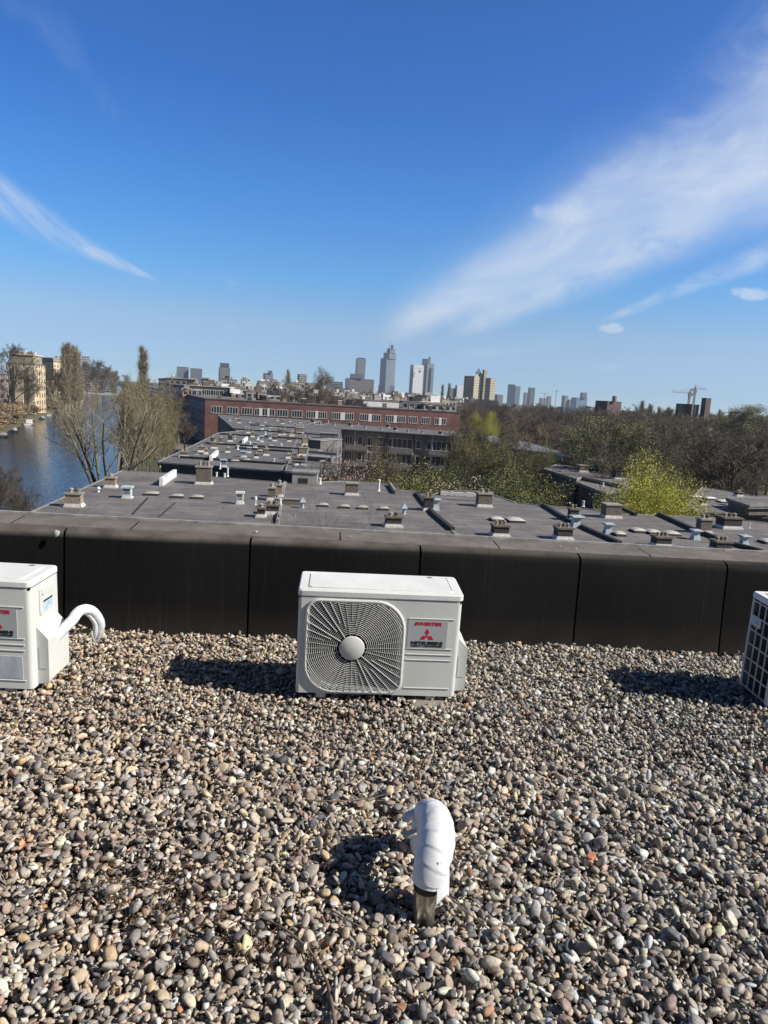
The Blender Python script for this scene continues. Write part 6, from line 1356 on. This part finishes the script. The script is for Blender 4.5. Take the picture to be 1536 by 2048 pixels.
for i, (px, py, Y, H, k, lab) in enumerate([(285, 925, 70, 3.5, 'bushr', 'dry tan shrub at the foot of the canal trees'), (320, 915, 78, 3.5, 'bushr', 'dry tan shrub by the corner of the second roof'), (300, 900, 90, 4., 'bushr', 'dry tan shrub behind the other two'), (340, 890, 100, 4, 'bushb', 'brown shrub on the verge of the quay street'), (262, 930, 66, 3.5, 'bushd', 'dark evergreen shrub at the trunk of the canal tree'), (355, 880, 120, 4, 'bushr', 'tan shrub on the quay verge')]):
    p = aty(px, py, Y); tree(k, (p.x, Y, ZG), H * 1.3, lab, 'shrubs on the quay verge', name='shrub', cat='shrub', wide=1.4)
# bare thicket at the lower left by the water
for i, (px, py, Y, lab) in enumerate([(12, 925, 60, 'bare brown thicket tree at the left edge over the water'), (48, 962, 52, 'bare thicket tree left of the near roof corner'), (-36, 900, 62, 'bare tree mostly beyond the left edge'), (85, 996, 46, 'bare young tree touching the near roof corner'), (-8, 960, 50, 'low bare thicket tree right at the left edge'), (62, 990, 58, 'bare thicket tree against the water by the roof corner')]): tree_px('bare', px, py, Y, lab, zg=ZG, wide=.62, v=i)
# left bank growth
for i in range(70):
    s = 165 + i * 8.5; q = (-2.6 if i % 2 else -7.5) - (i * 29 % 4); p = canal(CL + q, s); k = ['bushb', 'bushb', 'bushr', 'bushg', 'bushb', 'bushg', 'bushr'][i % 7]
    tree(k, (p.x, p.y, ZG), ((3.2 if i % 2 else 5.) + (2.2 if i < 16 else 0)) + (i * 13 % 5) * .5, {'bushb': 'brown scrub on the left canal bank', 'bushg': 'green shrub on the left canal bank', 'bushr': 'tan dry shrub on the left canal bank'}[k], {'bushb': 'brown scrub of the left bank', 'bushg': 'green shrubs of the left bank', 'bushr': 'tan shrubs of the left bank'}[k], name='shrub', cat='shrub', v=i, wide=1.3 if k == 'bushg' else 1.6)
tree_px('bare', 12, 684, 265, 'tall bare tree in front of the yellow mansion at the left', v=0, wide=1.1); tree_px('bare', 52, 742, 300, 'small bare tree before the yellow mansion', v=2)
for i, (px, py, Y) in enumerate([(82, 722, 460), (95, 730, 470), (112, 735, 440), (72, 738, 430), (172, 722, 620), (190, 716, 700), (208, 728, 800), (232, 738, 900), (250, 748, 1000)]): tree_px('bare', px, py, Y, 'bare tree in the row beyond the yellow mansions', 'bare trees beyond the yellow mansions', v=i, wide=1.2)
for i, (px, py, Y) in enumerate([(128, 682, 400), (136, 688, 410), (150, 688, 430), (143, 694, 405), (158, 700, 440)]): tree_px('poplar', px, py, Y, ['tallest poplar of the clump beside the bridge', 'second poplar of the clump beside the bridge', 'right tall poplar of the clump beside the bridge', 'middle poplar of the clump beside the bridge', 'short last poplar of the clump beside the bridge'][i], name='poplar_tree', v=i, wide=1.25)
# gardens between the terraces
tree_px('oak', 732, 868, 62, 'stout bare brown tree with dark head between the terraces', v=0, wide=.6); tree_px('blossom', 700, 915, 60, 'tree with pale pink blossom beside the second roof', wide=.7); tree_px('bare', 660, 915, 66, 'slender bare tree at the corner of the roof with rails', v=1, wide=.4)
for i, (px, py, Y, k, w_) in enumerate([(790, 948, 62, 'bushg', 1.4), (830, 940, 64, 'bushg', 1.3), (862, 950, 62, 'bushg', 1.3), (812, 945, 72, 'bushd', 1.2), (885, 945, 74, 'bushd', 1.0), (740, 945, 60, 'bushg', 1.0), (900, 945, 66, 'bushg', 1.1), (930, 925, 80, 'bushd', 1.1), (985, 905, 90, 'bushd', 1.3), (1035, 925, 74, 'bushg', 1.2), (1010, 945, 66, 'bushg', 1.2), (1062, 950, 72, 'bushd', .8), (960, 950, 64, 'bushd', 1.4), (850, 940, 84, 'bushd', 1.0)]):
    p = aty(px, py, Y); tree(k, (p.x, Y, ZG), p.z - ZG, ('fresh green' if k == 'bushg' else 'dark evergreen') + ' garden shrub ' + ['right of the pale pipe at the far roof edge', 'midway between the pale pipe and the planter row', 'just left of the planter row', 'below the balconies of the brown terrace', 'behind the left end of the planter row', 'left of the pale pipe by the bare brown tree', 'above the left half of the planter row', 'beneath the reddish budding tree', 'beneath the tall budding tree', 'left of the navy house', 'behind the tall brown chimney', 'against the wall of the navy house', 'behind the right end of the planter row', 'at the foot of the brown terrace'][i], {'bushg': 'fresh green garden shrubs', 'bushd': 'dark garden evergreens'}[k], name='shrub', cat='shrub', v=i, wide=w_)
tree_px('ivy', 922, 948, 61, 'shrub in pale blossom behind the planter row', name='shrub', cat='shrub', wide=.9)
for i, (px, py, Y, k, v, w_, lab) in enumerate([(945, 838, 105, 'bud', 0, .74, 'reddish budding tree right of the brown terrace'), (992, 835, 100, 'bud', 0, .78, 'tall budding tree in the middle of the gardens'), (1040, 852, 92, 'bud', 0, .74, 'olive budding tree beside the pale flat roof'), (915, 880, 84, 'bud', 1, .5, 'olive budding tree close to the brown terrace'), (1078, 890, 84, 'bud', 1, .66, 'green budding tree left of the navy house'), (965, 872, 78, 'bud', 0, .78, 'nearest olive budding tree behind the planter row'), (1018, 885, 74, 'bud', 1, .7, 'pale branched budding tree near the navy house'), (968, 822, 190, 'yellow', 0, .9, 'pale yellow green tree at the edge of the park')]): tree_px(k, px, py, Y, lab, v=v, wide=w_)
tree_px('cedar', 1205, 850, 95, 'broad cedar with flat tiers behind the navy house', wide=1.15, v=0); tree_px('cedar', 1170, 868, 110, 'cedar with flat tiers left of the broad one', wide=1.1, v=1); tree_px('cedar', 1240, 872, 84, 'cedar with flat tiers right behind the oak', wide=.9, v=1)
tree_px('oak', 1265, 802, 82, 'big dark limbed oak towering over the yellow tree', wide=1.0, yaw=2.)
tree_px('yellowb', 1312, 896, 52, 'round bright yellow green tree behind the near roofs', wide=.68, yaw=.4)
tree_px('poplar', 1082, 856, 160, 'thin pale young poplar in the park, left of its twin', name='poplar_tree', wide=.8); tree_px('poplar', 1090, 860, 160, 'thin pale young poplar in the park, right of its twin', name='poplar_tree', wide=.8, v=1)
for i, (px, py, Y) in enumerate([(1443, 818, 380), (1462, 822, 390), (1322, 812, 330), (1338, 812, 340), (1286, 800, 330), (1300, 806, 335), (1008 - 110, 765, 1000), (886, 768, 1000), (578, 738, 800), (1345, 816, 300)]): tree_px('poplar', px, py, Y, 'narrow columnar tree breaking the skyline', 'columnar trees on the skyline', name='poplar_tree', v=i, wide=.9)
tree_px('oak', 626, 729, 300, 'tall round headed bare tree over the town roofs', wide=.95, yaw=1.2, v=0)
for i, (px, py, Y) in enumerate([(610, 772, 240), (650, 775, 250), (668, 778, 260), (720, 790, 225), (590, 775, 260), (560, 780, 300), (700, 785, 240), (525, 770, 330), (500, 775, 420), (640, 770, 300), (680, 772, 350), (740, 776, 420), (765, 779, 500), (790, 781, 560), (820, 783, 520), (855, 784, 450)]): tree_px('bare', px, py, Y, 'bare tree among the town roofs behind the red block', 'bare trees among the town roofs', v=i, wide=1.1)
# the park: a deep wood of bare trees, each one a tree
R = random.Random(77); n_ = 0
for row, (Y, step) in enumerate([(118, 50), (140, 44), (165, 36), (195, 30), (230, 26), (275, 22), (330, 20), (400, 17), (490, 15), (620, 13)]):
    px = 1400 + R.uniform(-20, 20) if Y < 130 else (1350 if Y < 150 else (1290 if Y < 170 else (1040 if Y < 240 else 925))) + R.uniform(-10, 10)
    while px < 1620:
        py = hz(px) + R.uniform(-6, 14) + (20 if Y < 150 else 0) + (14 if px < 1200 and Y < 300 else 0); kd = 'bud' if R.random() < .05 else ('cedar' if R.random() < .015 else 'bare'); py += R.choice([-7, 0, 0, 4, 8]) if Y > 150 else 0
        tree_px(kd, px, py, Y * R.uniform(.94, 1.06), *{'bare': ('bare brown tree in the wood beyond the flat roofs', 'bare trees of the wood'), 'bud': ('greenish budding tree among the bare trees of the wood', 'budding trees of the wood'), 'cedar': ('dark evergreen among the bare trees of the wood', 'evergreens of the wood')}[kd], v=n_, wide=R.uniform(.75, 1.35)); n_ += 1; px += step * R.uniform(.6, 1.3)
tree_px('bare', 1500, 860, 90, 'dark bare tree nearest the right edge', wide=1.3, v=2); tree_px('bare', 1430, 868, 92, 'dark bare tree between the yellow tree and right edge', wide=1.2, v=1); tree_px('blossom', 1415, 850, 130, 'russet tree below the stair tower', wide=.8)
# saplings standing in front of the near roof
tree_px('sapling', 752, 968, 27, 'bare sapling rising in front of the near roofs', wide=.75, zg=ZG); tree_px('sapling', 862, 1004, 27, 'low bare branches spreading near the party wall', wide=1.0); tree_px('sapling', 160, 962, 36, 'bare brush in front of the left tan chimney', wide=.8); tree_px('sapling', 335, 955, 44, 'faint bare brush in front of the faded domes', wide=.8); tree_px('sapling', 1410, 1062, 26.5, 'bare twig tip in front of the blue vent at the right', wide=.5); tree_px('sapling', 565, 1022, 27, 'thin bare twig tips near the roof hatch', wide=.6)
# far wood on the horizon
wd = MB(); Rn = random.Random(8); xs_ = [(-2600 + 60 * i) for i in range(110)]
for j, (Y0, hh) in enumerate([(2600, 13), (3400, 15)]):
    P = [(x, Y0 + Rn.uniform(-40, 40), ZG + hh * Rn.uniform(.75, 1.2)) for x in xs_]
    for i in range(len(P) - 1):
        a, b = P[i], P[i + 1]; wd.add([(a[0], a[1], ZG), (b[0], b[1], ZG), b, a, (a[0], a[1] + 60, ZG), (b[0], b[1] + 60, ZG), (b[0], b[1] + 60, b[2] * .8), (a[0], a[1] + 60, a[2] * .8)], [(0, 1, 2, 3), (3, 2, 6, 7), (5, 4, 7, 6)])
props(wd.build('far_wood', mat('far_foliage', (.09, .085, .06), .95, .3, .02)), 'low dark tree line along the horizon', 'wood', kind='stuff')

# ================================================================== HAZE
hzb = MB(); hzb.box(-4200, 4200, -120, 4400, -21.5, 330)
vm = bpy.data.materials.new('haze'); vm.use_nodes = True; nt = vm.node_tree; nt.nodes.clear(); o = nt.nodes.new('ShaderNodeOutputMaterial'); pv = nt.nodes.new('ShaderNodeVolumePrincipled')
pv.inputs['Color'].default_value = (.75, .86, 1., 1); pv.inputs['Density'].default_value = 1.1e-4; pv.inputs['Anisotropy'].default_value = .2; nt.links.new(pv.outputs[0], o.inputs['Volume'])
USE_HAZE = True
if USE_HAZE: props(hzb.build('haze', vm), 'thin pale blue haze over the city', 'haze', kind='stuff')
